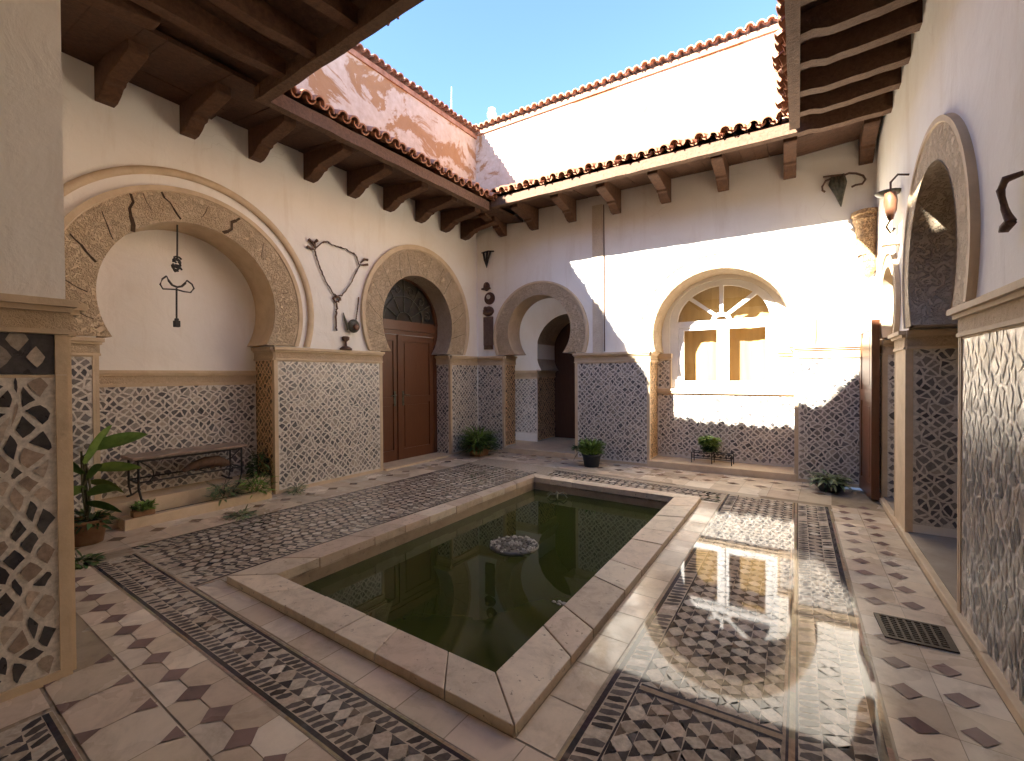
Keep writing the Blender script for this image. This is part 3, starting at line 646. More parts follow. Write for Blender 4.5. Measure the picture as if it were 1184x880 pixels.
for k in range(len(prof)):
    a, b = prof[k], prof[(k + 1) % len(prof)]; mb.face([(a[0], .12, a[1]), (b[0], .12, b[1]), (b[0], .62, b[1]), (a[0], .62, a[1])])
mb.build('parapet', M['parapet'], south)
mb = MB(); mb.box(-6.5, 2.5, -3.4, .119, 4.7, 4.8); mb.build('roof', M['tile_dark'], south)
cornice(FP, [(0, 3.)], south, 1.885, 1.3)
dado(FP, .0, 2.6, south, a=.092, b=.135, web=.0105, dark=.52, tw=.045, z1=1.515, pal=pillar_pal)
mb = MB(); mb.fbox(FP, 0, .045, -.022, .02, 1.5165, 1.716); mb.build('stone_trim', M['stone'], south)
mb = MB(); wall_mosaic(mb, lambda u, z, h: FP.p(u, -.014 - h, z), .046, 2.55, 1.52, 1.715, .125, .165, .012, .05, .0, bg=(.07, .065, .065)); mb.build('mosaic_border', M['mosaic'], south)
FS = Frame((-5.78, .62), (-3.17, .62), (0, -1)); dado(FS, .02, 2.6, south, trim=(0, 1)); cornice(FS, [(.02, 2.62)], south)

# ------------------------------------------------------------------ tiled eaves
def eave(fr, u0, u1, W, label, fu0, fu1, corbels=(), joists=(), zw=4.50, ze=4.37, zf=(4.25, 4.395), tile_rise=.52, lip=.06, side=1, planks=None, cz=0., cl=1.):
    """W: projection from the wall to the outer face of the fascia"""
    root = thing('tiled_eave', label, 'eave', fr.p((u0 + u1) / 2, 0, zw), 'timber and tile eaves around the courtyard')
    mb = MB(); u = u0
    while u < u1 - .001:
        v = min(u1, u + random.uniform(.14, .2)); q = random.uniform(-.004, .004)
        mb.hexa([fr.p(u + .002, 0, zw + q), fr.p(v - .002, 0, zw + q), fr.p(v - .002, -W + .05, ze + q), fr.p(u + .002, -W + .05, ze + q)] + [fr.p(u + .002, 0, zw + .03), fr.p(v - .002, 0, zw + .03), fr.p(v - .002, -W + .05, ze + .03), fr.p(u + .002, -W + .05, ze + .03)]); u = v
    mb.hexa([fr.p(u0, 0, zw + .035), fr.p(u1, 0, zw + .035), fr.p(u1, -W + .06, ze + .035), fr.p(u0, -W + .06, ze + .035), fr.p(u0, 0, zw + .06), fr.p(u1, 0, zw + .06), fr.p(u1, -W + .06, ze + .05), fr.p(u0, -W + .06, ze + .05)])
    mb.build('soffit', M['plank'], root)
    mb = MB(); n = 24; rows = []
    for k in range(n + 1):
        u = fu0 + (fu1 - fu0) * k / n; w = .002 * math.sin(k * 1.7) + random.uniform(-.004, .004)
        rows.append([fr.p(u, -W + .10, zf[0] + w), fr.p(u, -W, zf[0] + w), fr.p(u, -W + .005, zf[1] + w), fr.p(u, -W + .10, zf[1] + w)])
    mb.grid(rows, smooth=False, close=True); mb.face(rows[0]); mb.face(rows[-1])
    mb.build('fascia', M['fascia'], root)
    for uc in corbels:
        mb = MB(); h = .075; j = random.uniform(-.012, .012)
        pr = [(0, 4.14), (-.10, 4.145), (-.19, 4.185), (-.25, 4.23), (-.31, 4.235), (-.33, 4.262), (-.60, 4.29), (-.80, 4.318), (-.83, 4.335), (-.83, 4.44), (0, 4.52)]
        ang = random.uniform(-.03, .03); pr = [(a * cl, b + cz) for a, b in pr]
        mb.prism(pr, lambda q: fr.p(uc - h + q[0] * ang, q[0], q[1] + j), lambda q: fr.p(uc + h + q[0] * ang, q[0], q[1] + j)); mb.build('corbel', M['beam'], root, .008)
    for uc in joists:
        mb = MB(); h = .055; j = random.uniform(-.01, .01); a1, a2 = random.uniform(-.02, .02), random.uniform(-.02, .02); rows = []
        for k in range(9):
            d = .02 - (W - .06) * k / 8; c = uc + a1 * k / 8 + random.uniform(-.006, .006); zb = (4.30 if k < 8 - 1 else 4.33) - .05 * k / 8 + random.uniform(-.006, .006) + j; zt = zw + (ze - zw) * k / 8 + .005
            rows.append([fr.p(c - h, d, zb), fr.p(c + h, d, zb), fr.p(c + h, d, zt), fr.p(c - h, d, zt)])
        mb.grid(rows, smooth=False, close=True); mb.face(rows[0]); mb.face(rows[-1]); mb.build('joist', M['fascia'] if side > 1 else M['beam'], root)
    mb = MB(); u = fu0 - .9; zl = zf[1] + .015; W2 = W + lip
    while u < fu1 + .9:
        # run the tile rows into the corners only as far as the valley
        over = max(0, fu0 - u, u - fu1); d0 = -W2 + over
        if d0 < -.15:
            f = over / W2; za = zl + tile_rise * f; y = random.uniform(-.012, .014); q = random.uniform(-.05, .03)
            barrel(mb, fr.p(u, d0 + q, za + .035 + y), fr.p(u + random.uniform(-.01, .01), 0, zl + tile_rise + .035), .070, (0, 0, 1))
            barrel(mb, fr.p(u + .075, d0 + q + .03, za + .07 + y), fr.p(u + .075, 0, zl + tile_rise + .07), .06, (0, 0, 1), flip=True)
        u += .15 * random.uniform(.95, 1.05)
    mb.build('roof_tiles', M['tile'], root)
    return root
eave(FW, .62, 7.2, 1.19, 'dark left eave on nine corbels with a light fascia board under terracotta tiles', 2.30, 6.06, [1.43, 2.13, 2.845, 3.56, 4.24, 4.91, 5.60, 6.23, 6.79])
eave(FN, .0, 6.3, 1.13, 'far eave with sunlit stubby corbels and scalloped terracotta tile edge', 1.13, 5.50, [.66, 1.36, 2.12, 2.93, 3.74, 4.57, 5.41, 6.25], zw=4.58, ze=4.45, zf=(4.33, 4.465), cz=.07, cl=.92)
eave(FE, .62, 7.4, .93, 'right eave of long exposed joists running from the white wall to an edge beam', 2.30, 6.10, joists=[1.45, 1.9, 2.34, 2.78, 3.22, 3.66, 4.1, 4.54, 4.98, 5.42, 5.87, 6.34], side=2, zw=4.52, ze=4.45)
FSO = Frame((-5.8, .62), (.8, .62), (0, -1))
eave(FSO, .0, 6.5, 1.80, 'nearest eave overhead of long dark joists at the top left', 1.19, 5.50, corbels=[1.33], joists=[1.62, 2.13, 2.66, 3.19, 3.7, 4.2, 4.7, 5.2], zw=4.50, ze=4.43, tile_rise=.62, lip=.13)

# ------------------------------------------------------------------ floor, pool
O = [(-3.61, 1.54), (-1.06, 1.54), (-1.22, 5.69), (-3.55, 5.69)]; I = [(-3.33, 1.76), (-1.33, 1.77), (-1.485, 5.51), (-3.42, 5.51)]
mb = MB(); mb.face([(-80, -80, -.9), (80, -80, -.9), (80, 80, -.9), (-80, 80, -.9)]); structure(mb.build('ground', M['concrete']))
mb = MB(); X0, X1, Y0, Y1 = -6.5, .84, -3.1, 7.32
tc = (.34, .28, .205)
C4 = [(X0, Y0), (X1, Y0), (X1, Y1), (X0, Y1)]
for k in range(4):
    a, b = C4[k], C4[(k + 1) % 4]; c, d = O[(k + 1) % 4], O[k]
    mb.face([(*a, 0), (*b, 0), (*c, 0), (*d, 0)], 0, tc)
CREAM = [(.68, .59, .47), (.64, .54, .415), (.61, .52, .40), (.65, .535, .42), (.58, .48, .37), (.70, .62, .51)]
def cream():
    c = random.choice(CREAM); k = random.uniform(.86, 1.08); return tuple(x * k for x in c)
def PURP():
    k = random.uniform(.85, 1.2); return (.225 * k, .155 * k, .138 * k)
def quadmap(A, B, C, D):
    """s from A to B, t from A to D, both in 0..1"""
    A, B, C, D = (Vector(p) for p in (A, B, C, D))
    return lambda s, t: (A * (1 - s) + B * s) * (1 - t) + (D * (1 - s) + C * s) * t
def tiles(pf, ns, nt, g=.0022, size=(1, 1), z=.003, offs=0):
    for i in range(ns):
        for j in range(nt):
            s0, s1, t0, t1 = i / ns, (i + 1) / ns, j / nt, (j + 1) / nt
            gs, gt = g / size[0], g / size[1]
            q = [pf(s0 + gs, t0 + gt), pf(s1 - gs, t0 + gt), pf(s1 - gs, t1 - gt), pf(s0 + gs, t1 - gt)]
            mb.face([(p.x + random.uniform(-.0015, .0015), p.y + random.uniform(-.0015, .0015), z) for p in q], 0, cream())
def diamond(x, y, dx, dy, col=None, z=.006, ang=0.):
    c, s = math.cos(ang), math.sin(ang)
    q = [(dx, 0), (0, dy), (-dx, 0), (0, -dy)]
    mb.face([(x + a * c - b * s + random.uniform(-.006, .006), y + a * s + b * c + random.uniform(-.006, .006), z) for a, b in q], 0, col or PURP())
# south band: two rows with diamonds on their joint, then broad slabs behind a groove
x0 = -4.112 - .2355 * 7; n = 27
tiles(quadmap((x0, .805), (x0 + .2355 * n, .775), (x0 + .2355 * n, .885), (x0, .925)), n, 1, .0022, (.2355 * n, .11))
tiles(quadmap((x0, .925), (x0 + .2355 * n, .885), (x0 + .2355 * n, 1.06), (x0, 1.06)), n, 1, .0022, (.2355 * n, .15))
for k in range(3, n): diamond(x0 + .2355 * k, .925 - .04 * k / n, .066, .070)
tiles(quadmap((-3.15, .51), (.78, .51), (.78, .765), (-3.15, .79)), 13, 1, .003, (3.9, .27))
for k in range(14):
    x = -3.15 + 3.93 * k / 13; mb.face([(x - .05, .775, .0065), (x + .05, .775, .0065), (x, .70, .0065)], 0, PURP())
    mb.face([(x - .05, .512, .0065), (x, .59, .0065), (x + .05, .512, .0065)], 0, PURP())
tiles(quadmap((-3.15, -2.9), (-2.9, -2.9), (-2.9, .50), (-3.15, .50)), 1, 11, .003, (.25, 3.4))
# tile rows round the pool
tiles(quadmap((-3.69, 1.375), (-1.0, 1.365), (-1.0, 1.535), (-3.69, 1.535)), 9, 1, .003, (2.7, .17))
tiles(quadmap((-1.055, 1.54), (-.87, 1.54), (-1.01, 5.72), (-1.215, 5.72)), 1, 14, .003, (.19, 4.2))
tiles(quadmap((-1.0, 1.365), (-.865, 1.365), (-.869, 1.535), (-1.0, 1.535)), 1, 1, .003, (.14, .17))
# west, north and east walks
tiles(quadmap((-5.76, 1.06), (-5.05, 1.06), (-5.06, 6.52), (-5.83, 6.52)), 2, 17, .002, (.72, 5.5))
for k in range(17): diamond(-5.405 - .02 * k / 17, 1.06 + 5.46 * (k + .0) / 17, .075, .075, tuple(x * (.85 + .05 * (k % 7)) for x in (.20, .14, .095)))
tiles(quadmap((-5.83, 6.525), (.05, 6.30), (.06, 7.46), (-5.83, 7.21)), 18, 3, .002, (5.9, .9))
for k in range(18):
    for r in (0, 1): diamond(-5.6 + .325 * k + .16 * r, 6.83 - .0 * k + .33 * r, .085, .065, tuple(x * (.85 + .05 * (k % 7)) for x in (.21, .14, .10)))
RE = lambda y: .221 + (y - 2.293) * (.022 - .221) / (6.479 - 2.293)
LE = lambda y: -.863 + (y - 1.552) * (-1.02 + .863) / (6.215 - 1.552)
RW = lambda y: FE.p(y, -.052, 0).x
ya, yb = .80, 6.3
tiles(quadmap((RE(ya) + .012, ya), (RW(ya), ya), (RW(yb), yb), (RE(yb) + .012, yb)), 2, 22, .0018, (.45, 5.5))
for k in range(23):
    y = .80 + .25 * k
    if abs(y - 3.46) > .16: diamond(RE(y) + .115, y, .062, .06)
    y2 = y + .06
    if abs(y2 - 3.46) > .16: diamond(RE(y2) + .315, y2, .06, .06)
floor = structure(mb.build('floor', M['floor_tile']))
# mosaics
mb = MB(); ZM = .004
def field(pf, cols, t0, t1):
    s = 0
    for w, kind in cols:
        if kind == 'd': strip(mb, lambda a, b: pf(a, b), s, s + w, t0, t1, DK, 40)
        elif kind == 't': strip(mb, lambda a, b: pf(a, b), s, s + w, t0, t1, TN, 30)
        elif kind == 'r': rope(mb, pf, s, s + w, t0, t1, random.uniform(.044, .054))
        elif kind == 'c': discs(mb, pf, s, s + w, t0, t1, random.uniform(.085, .097), random.uniform(0, .05))
        s += w
GR = (.52, .47, .40)
def ground_quad(A, B, C, D, col=GR): mb.face([(*A, ZM), (*B, ZM), (*C, ZM), (*D, ZM)], 0, col)
lift = .0045
ground_quad((LE(1.365), 1.365), (RE(1.365), 1.365), (RE(6.2), 6.2), (LE(6.2), 6.2))
WE = 1.083
E_COLS = [(.012, 't'), (.024, 'd'), (.095, 'r'), (.009, 'd')] + [(.0822, 'c')] * 7 + [(.014, 't'), (.010, 'd'), (.022, 't'), (.010, 'd'), (.080, 'r'), (.10, 'c'), (.080, 'r'), (.032, 'd'), (.020, 't')]
field(lambda s, t: (LE(t) + (RE(t) - LE(t)) * s / WE, t, lift), E_COLS, 1.37, 6.19)
for (yy, hh, c) in ((2.095, .014, DK), (2.110, .03, TN), (2.141, .014, DK)):
    mb.face([(LE(yy) + .15, yy, .0062), (LE(yy) + .735, yy + .03, .0062), (LE(yy) + .735, yy + hh + .03, .0062), (LE(yy) + .15, yy + hh, .0062)], 0, c)
ground_quad((-4.86, 1.06), (.25, 1.06), (.25, 1.364), (-4.86, 1.364))
field(lambda s, t: (t, 1.062 + s, lift), [(.012, 't'), (.022, 'd'), (.072, 'r'), (.10, 'c'), (.062, 'r'), (.018, 'd'), (.012, 't')], -4.84, .24)
ground_quad((-5.04, 1.366), (-3.70, 1.366), (-3.56, 5.70), (-5.05, 6.5)); ground_quad((-3.70, 1.54), (-3.615, 1.54), (-3.555, 5.69), (-3.56, 5.70))
def wf(s, t): return (-5.04 + s * (1.40 + .05 * (t - 1.4) / 4.3) / 1.40, t, lift)
W_COLS = [(.012, 't'), (.022, 'd'), (.075, 'r'), (.08, 'c'), (.065, 'r'), (.082, 'c'), (.01, 'd'), (.082, 'c'), (.082, 'c'), (.01, 'd'), (.082, 'c'), (.06, 'r'), (.06, 'r'), (.082, 'c'), (.01, 'd'), (.082, 'c'), (.082, 'c'), (.01, 'd'), (.082, 'c'), (.065, 'r'), (.08, 'c'), (.082, 'r'), (.022, 'd'), (.012, 't')]
field(wf, W_COLS, 1.38, 6.0)
ground_quad((-3.56, 5.70), (-1.02, 5.70), (-1.02, 6.26), (-5.05, 6.505))
field(lambda s, t: (t, 5.72 + s * (1.02 + .28 * (-1.02 - t) / 3.0), lift), [(.012, 't'), (.02, 'd'), (.08, 'r'), (.11, 'c'), (.11, 'c'), (.085, 'r'), (.02, 'd'), (.012, 't')], -3.54, -1.03)
ground_quad((-2.87, -2.5), (.6, -2.5), (.6, .498), (-2.87, .498))
field(lambda s, t: (t, .495 - s, lift), [(.012, 't'), (.022, 'd'), (.072, 'r'), (.10, 'c'), (.012, 'd'), (.11, 'c'), (.11, 'c'), (.11, 'c')], -2.86, .5)
structure(mb.build('mosaic_paving', M['floor_mosaic']))
# pool
pool = thing('pool', 'rectangular courtyard pool with a raised pale stone rim set in the mosaic floor', 'pool', (-2.4, 3.6, 0))
mb = MB(); ZC = .05; slabs = [(0, 6), (1, 9), (2, 6), (3, 9)]
for k, n in slabs:
    a, b, c, d = O[k], O[(k + 1) % 4], I[(k + 1) % 4], I[k]; cuts = [0.] + [(j + random.uniform(-.22, .22)) / n for j in range(1, n)] + [1.]
    pf = quadmap(a, b, c, d)
    for j in range(n):
        e = .0014; s0, s1 = cuts[j] + e, cuts[j + 1] - e; q = [pf(s0, 0), pf(s1, 0), pf(s1, 1), pf(s0, 1)]
        kk = random.uniform(.78, 1.1); col = random.choice([(.64, .55, .43), (.59, .48, .37), (.66, .57, .45), (.56, .45, .35)]); col = tuple(x * kk for x in col); dz = random.uniform(-.0015, .0015)
        mb.hexa([(p.x, p.y, -.04) for p in q] + [(p.x, p.y, ZC + dz) for p in q], 0, col)
mb.build('coping', M['travertine'], pool, .004)
mb = MB()
for k in range(4):
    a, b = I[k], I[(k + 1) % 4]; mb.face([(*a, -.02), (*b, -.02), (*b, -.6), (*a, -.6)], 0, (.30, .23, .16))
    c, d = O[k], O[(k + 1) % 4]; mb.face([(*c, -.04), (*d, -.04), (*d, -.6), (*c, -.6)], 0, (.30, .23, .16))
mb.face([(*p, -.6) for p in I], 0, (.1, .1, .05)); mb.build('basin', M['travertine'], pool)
mb = MB(); mb.face([(*p, -.12) for p in I]); structure(mb.build('water', M['water']))
ring = thing('fountain_head', 'round fountain head ringed with shells and pebbles in the green pool', 'fountain', (-2.44, 3.56, -.12))
mb = MB(); mb.lathe((-2.44, 3.56, -.12), [(.22, -.05), (.235, .0), (.23, .012), (.20, .016), (.0, .014)], 32); mb.build('basin_rim', M['pebble'], ring)
mb = MB()
for k in range(64):
    a = random.random() * 6.283; r = random.uniform(.15, .23); mb.blob((-2.44 + r * math.cos(a), 3.56 + r * math.sin(a), -.103), random.uniform(.008, .020), random.uniform(.008, .020), random.uniform(.006, .014), 6, 4, 0, jit=.2)
for k in range(22):
    a = random.random() * 6.283; r = random.uniform(0, .07); mb.blob((-2.44 + r * math.cos(a), 3.56 + r * math.sin(a), -.098), .014, .012, .012, 6, 4, 0, jit=.2)
mb.build('shells', M['shell'], ring)['kind'] = 'stuff'
mb = MB()
for k in range(70):
    a = random.random() * 6.283; r = random.uniform(.08, .22); mb.blob((-2.44 + r * math.cos(a), 3.56 + r * math.sin(a), -.106), random.uniform(.01, .024), random.uniform(.01, .024), .012, 6, 4, 0, jit=.25)
mb.build('pebbles', M['pebble'], ring)['kind'] = 'stuff'
mb = MB()
for k in range(7): mb.blob((-1.56 + random.uniform(-.06, .06), 2.84 + random.uniform(-.04, .04), -.118), .016, .012, .008, 6, 4, 0, jit=.3)
tag(mb.build('floating_debris', M['shell']), 'pale specks of debris floating in the pool beside the right rim', 'debris')
mb = MB(); mb.tube([(-2.93, 5.28, -.3), (-2.93, 5.28, -.085)], .014, 8); mb.blob((-2.93, 5.28, -.07), .03, .03, .022, 8, 6)
for k in range(6):
    a = k * 1.05; mb.tube([(-2.93, 5.28, -.08), (-2.93 + .1 * math.cos(a), 5.28 + .1 * math.sin(a), -.06), (-2.93 + .15 * math.cos(a), 5.28 + .15 * math.sin(a), -.10)], .008, 6)
tag(mb.build('water_spout', M['bronze']), 'small dark many armed spout poking out of the water near the far pool rim', 'fountain')
# drain grate
g = thing('drain_grate', 'rectangular cast iron drain grate among purple floor diamonds', 'drain', (.42, 3.46, .006))
GF = quadmap((.273, 3.302), (.587, 3.33), (.575, 3.622), (.243, 3.597))
mb = MB()
def gb(s0, s1, t0, t1, z0=.003, z1=.012):
    q = [GF(s0, t0), GF(s1, t0), GF(s1, t1), GF(s0, t1)]; mb.hexa([(p.x, p.y, z0) for p in q] + [(p.x, p.y, z1) for p in q])
gb(0, 1, 0, .07); gb(0, 1, .93, 1); gb(0, .07, .0702, .9298); gb(.90, 1, .0702, .9298)
for k in range(1, 7): gb(.07 + .83 * k / 7 - .018, .07 + .83 * k / 7 + .018, .0702, .9298, z1=.0115)
for k in range(1, 10): gb(.0702, .8998, .07 + .86 * k / 10 - .014, .07 + .86 * k / 10 + .014, z1=.0105)
mb.build('bars', M['cast_iron'], g)
mb = MB(); mb.face([(*GF(a, b), .0072) for a, b in ((.02, .02), (.98, .02), (.98, .98), (.02, .98))]); mb.build('pit', M['soil'], g)

# ------------------------------------------------------------------ plants
def leaf_blade(mb, base, d, L, w, droop=.4, col=(1, 1, 1), n=4, tip=.05, side=None):
    base, d = Vector(base), Vector(d).normalized(); s = d.cross(Vector((0, 0, 1)))
    s = s.normalized() if s.length > .05 else Vector((1, 0, 0)); s = (s + Vector((random.uniform(-.4, .4),) * 3)).normalized()
    if side: s = Vector(side).normalized()
    rows = []; p = base.copy()
    for k in range(n + 1):
        f = k / n; ww = w * (math.sin(math.pi * min(.98, .12 + .86 * f)) ** .8 if k < n else tip)
        nrm = s.cross(d).normalized()
        rows.append([p - s * ww / 2, p + nrm * (-.12 * ww), p + s * ww / 2])
        d = (d + Vector((0, 0, -droop / n))).normalized(); p = p + d * (L / n)
    mb.grid(rows, 0, col, True)
def shade():
    k = random.uniform(.65, 1.45); return (k * random.uniform(.9, 1.1), k, k * random.uniform(.75, 1.1))
def bush(mb, c, n, rx, rz, L, w, up=.6, droop=.6, spread=1.):
    for _ in range(n):
        a = random.random() * 6.283; r = math.sqrt(random.random()) * rx * .55; z = random.random()
        p = (c[0] + r * math.cos(a), c[1] + r * math.sin(a), c[2] + z * rz * .7 * (1 - .35 * r / rx))
        d = (math.cos(a + random.uniform(-.8, .8)) * spread, math.sin(a + random.uniform(-.8, .8)) * spread, up + random.uniform(-.4, .5))
        leaf_blade(mb, p, d, L * random.uniform(.6, 1.2), w * random.uniform(.7, 1.3), droop * random.uniform(.4, 1.4), shade())
def pot_round(c, r0, r1, h, mat, root, name='pot', rim=.012):
    mb = MB(); mb.lathe(c, [(0, .002), (r0, .002), (r1, h - .03), (r1 + rim, h - .028), (r1 + rim, h), (r1 - .012, h), (r1 - .015, h - .03), (0, h - .03)], 24); mb.build(name, mat, root)
    mb = MB(); mb.lathe(c, [(r1 - .016, h - .028), (.0, h - .02)], 16); mb.build('soil', M['soil'], root)
c = (-5.36, 6.66, .004)
p1 = thing('potted_plant', 'bushy spiky green plant in a square terracotta pot in the far left corner', 'plant', c)
mb = MB(); a0, a1 = .12, .155
def sq(r, z): return [(c[0] + x * r, c[1] + y * r, c[2] + z) for x, y in ((-1, -1), (1, -1), (1, 1), (-1, 1))]
mb.grid([sq(.0, .003), sq(a0, .003), sq(a1 - .008, .17), sq(a1, .172), sq(a1, .20), sq(a1 - .02, .20), sq(a1 - .02, .17), sq(0, .17)], smooth=False, close=True); po = mb.build('pot', M['pot_terra'], p1)
mb = MB(); bush(mb, (c[0], c[1], c[2] + .16), 420, .34, .42, .26, .022, .75, .9); mb.build('foliage', M['leaf'], p1)
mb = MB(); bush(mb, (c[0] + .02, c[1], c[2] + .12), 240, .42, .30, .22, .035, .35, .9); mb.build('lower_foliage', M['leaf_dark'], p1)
mb = MB()
for k in range(9): a = k * .7; mb.tube([(c[0], c[1], c[2] + .16), (c[0] + .05 * math.cos(a), c[1] + .05 * math.sin(a), c[2] + .34), (c[0] + .12 * math.cos(a), c[1] + .12 * math.sin(a), c[2] + .55)], .006, 5)
mb.build('stem', M['stem'], p1)
c = (-3.16, 6.86, .004)
p2 = thing('potted_plant', 'light green leafy shrub in a round dark grey pot beside the arched passage', 'plant', c)
pot_round(c, .115, .15, .21, M['pot_grey'], p2)
mb = MB(); bush(mb, (c[0], c[1], c[2] + .19), 420, .26, .30, .13, .028, .8, .5); mb.build('foliage', M['leaf'], p2)
mb = MB(); bush(mb, (c[0] - .24, c[1] + .02, c[2] + .24), 70, .12, .12, .12, .024, .4, .9)
for k in range(3): leaf_blade(mb, (c[0] - .20, c[1] - .03, c[2] + .24), (-.5, -.3, -.6), .2, .03, .6, (.4, .3, .2))
mb.build('side_shoots', M['leaf_dark'], p2)
mb = MB()
for k in range(8): a = k * .8; mb.tube([(c[0], c[1], c[2] + .18), (c[0] + .08 * math.cos(a), c[1] + .08 * math.sin(a), c[2] + .32), (c[0] + .13 * math.cos(a), c[1] + .13 * math.sin(a), c[2] + .45)], .005, 5)
mb.build('stem', M['stem'], p2)
# plant in the window niche on a little iron stand
sx, sy, sz = -1.46, 7.64, .106
st = thing('plant_stand', 'low black iron rail stand on the step under the arched window', 'plant stand', (sx, sy, sz))
mb = MB()
for x in (-.30, .0, .28):
    for y in (-.09, .09): mb.tube([(sx + x, sy + y, sz), (sx + x, sy + y, sz + .16)], .008, 6)
for y in (-.09, .09):
    for z in (.16, .08): mb.tube([(sx - .30, sy + y, sz + z), (sx + .28, sy + y, sz + z)], .007, 6)
mb.build('frame', M['iron'], st)
for x in (-.28, -.2, -.12, .05, .13, .21): mb = MB(); mb.tube([(sx + x, sy - .09, sz + .162), (sx + x, sy + .09, sz + .162)], .005, 5); mb.build('rung', M['iron'], st)
c = (sx - .05, sy, sz + .168)
p3 = thing('potted_plant', 'heart shaped mossy green plant standing on the iron stand under the window', 'plant', c)
mb = MB(); mb.lathe(c, [(0, .0), (.045, .0), (.11, .10), (.12, .13), (.10, .13), (0, .11)], 18); mb.build('pot', M['leaf_dark'], p3)
mb = MB(); bush(mb, (c[0], c[1], c[2] + .10), 520, .24, .20, .07, .028, .5, .5)
mb.build('foliage', M['leaf'], p3)
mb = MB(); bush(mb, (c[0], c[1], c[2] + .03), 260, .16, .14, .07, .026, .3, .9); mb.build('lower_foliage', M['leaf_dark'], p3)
c = (.03, 7.05, .004)
p4 = thing('potted_plant', 'sparse grey green plant spreading out of a shallow black bowl beside the open door', 'plant', c)
mb = MB(); mb.lathe(c, [(0, .002), (.10, .002), (.175, .09), (.185, .13), (.17, .13), (.14, .09), (0, .085)], 24); mb.build('bowl', M['pot_black'], p4)
mb = MB(); bush(mb, (c[0], c[1], c[2] + .10), 120, .28, .16, .15, .030, .5, 1.1); mb.build('foliage', M['leaf_pale'], p4)
mb = MB(); bush(mb, (c[0], c[1], c[2] + .08), 60, .22, .1, .14, .024, .5, 1.2); mb.build('lower_foliage', M['leaf_dark'], p4)
# planter bed at the foot of the blind arch
pl = thing('planter', 'low stone kerbed planter bed of dark soil below the blind arch', 'planter', (-5.9, 2.2, 0))
mb = MB(); mb.box(-5.72, -5.64, 1.50, 2.94, 0, .105); mb.box(-6.1, -5.7201, 1.50, 1.58, 0, .105); mb.box(-6.1, -5.7201, 2.86, 2.94, 0, .105); mb.build('kerb', M['stone'], pl, .006)
mb = MB(); mb.box(-5.829, -5.7205, 1.581, 2.859, 0, .085); mb.build('soil', M['soil'], pl)
# wrought iron console table with a stone top
TX0, TX1, TY0, TY1 = -6.12, -5.77, 1.60, 2.72
tb = thing('console_table', 'black wrought iron console table with a mottled stone top under the blind arch', 'table', (-5.95, 2.16, .1))
mb = MB(); mb.box(TX0, TX1, TY0, TY1, .655, .685); mb.build('table_top', simple('mottled_marble', (.13, .085, .06), (.34, .25, .19), 9, .35, .1, 40, .002, .5), tb, .006)
for x in (TX0 + .03, TX1 - .03):
    for y, s in ((TY0 + .06, 1), (TY1 - .06, -1)):
        zb = .24 if x < -6 else .086
        mb = MB(); mb.tube([(x, y, .655), (x, y, .36), (x, y + s * .02, .25), (x, y + s * .10, zb + .06), (x, y + s * .03, zb + .015), (x, y - s * .02, zb)], .011, 7); mb.build('leg', M['iron'], tb)
mb = MB()
for x in (TX0 + .03, TX1 - .03): mb.tube([(x, TY0 + .06, .64), (x, TY1 - .06, .64)], .011, 6); mb.tube([(x, TY0 + .06, .42), (x, TY1 - .06, .42)], .009, 6)
for y in (TY0 + .06, TY1 - .06, 2.3): mb.tube([(TX0 + .03, y, .42), (TX1 - .03, y, .42)], .009, 6); mb.tube([(TX0 + .03, y, .64), (TX1 - .03, y, .64)], .009, 6)
for s in (0, 1):
    y = (TY0 + .06, TY1 - .06)[s]; q = (1, -1)[s]
    mb.tube([(TX1 - .03, y + q * (.02 + .11 * math.sin(k * .35)), .63 - .03 * k) for k in range(8)], .007, 6)
mb.build('frame', M['iron'], tb)
mb = MB(); pts = [(-5.93, 2.10, .455), (-5.92, 2.2, .50), (-5.92, 2.32, .52), (-5.92, 2.44, .515), (-5.92, 2.54, .47), (-5.93, 2.60, .445)]
mb.tube(pts, [.02, .045, .06, .065, .045, .012], 9)
for k, (y, z) in enumerate(((2.16, .46), (2.26, .455), (2.42, .455), (2.52, .45))): mb.tube([(-5.92, y + .02, .50), (-5.90, y - .03, z - .005), (-5.9, y - .06, z - .018)], [.018, .013, .006], 6)
tag(mb.build('driftwood', M['rust']), 'dark brown twisted driftwood lying on the rail under the stone topped table', 'driftwood')
# big leaved plant, half behind the pillar
c = (-5.52, 1.20, .004)
p5 = thing('potted_plant', 'tall plant with broad paddle leaves behind the near pillar', 'plant', c)
pot_round(c, .11, .14, .22, M['pot_terra'], p5)
mb = MB()
for (d, base, L, w, dr, cc) in (((-.02, .9, .30), (c[0], c[1] + .03, .86), .44, .17, .25, (.62, .72, .6)), ((.0, .95, .05), (c[0], c[1] + .05, .67), .36, .14, .35, (.9, .9, .7)), ((.1, .3, .75), (c[0], c[1] - .02, .72), .40, .15, .5, (1, 1, .9)),
        ((-.2, -.6, .6), (c[0], c[1] - .05, .70), .42, .15, .7, (1, 1, 1)), ((.3, .15, .2), (c[0] + .03, c[1], .45), .34, .13, .7, (.6, .6, .6)), ((.2, -.5, .1), (c[0], c[1], .5), .36, .14, .8, (.8, .8, .8)), ((.3, .3, .0), (c[0], c[1], .36), .30, .12, .6, (.45, .5, .45)), ((.25, -.4, .5), (c[0], c[1], .62), .36, .14, .6, (.5, .55, .5)), ((.3, .1, .4), (c[0], c[1], .58), .26, .12, .7, (.55, .6, .5)), ((-.1, .9, -.1), (c[0], c[1] + .03, .55), .30, .12, .9, (.55, .45, .35))):
    leaf_blade(mb, base, d, L, w, dr, cc, 8, side=(.55, -.25, .75))
mb.build('foliage', M['leaf'], p5)
mb = MB()
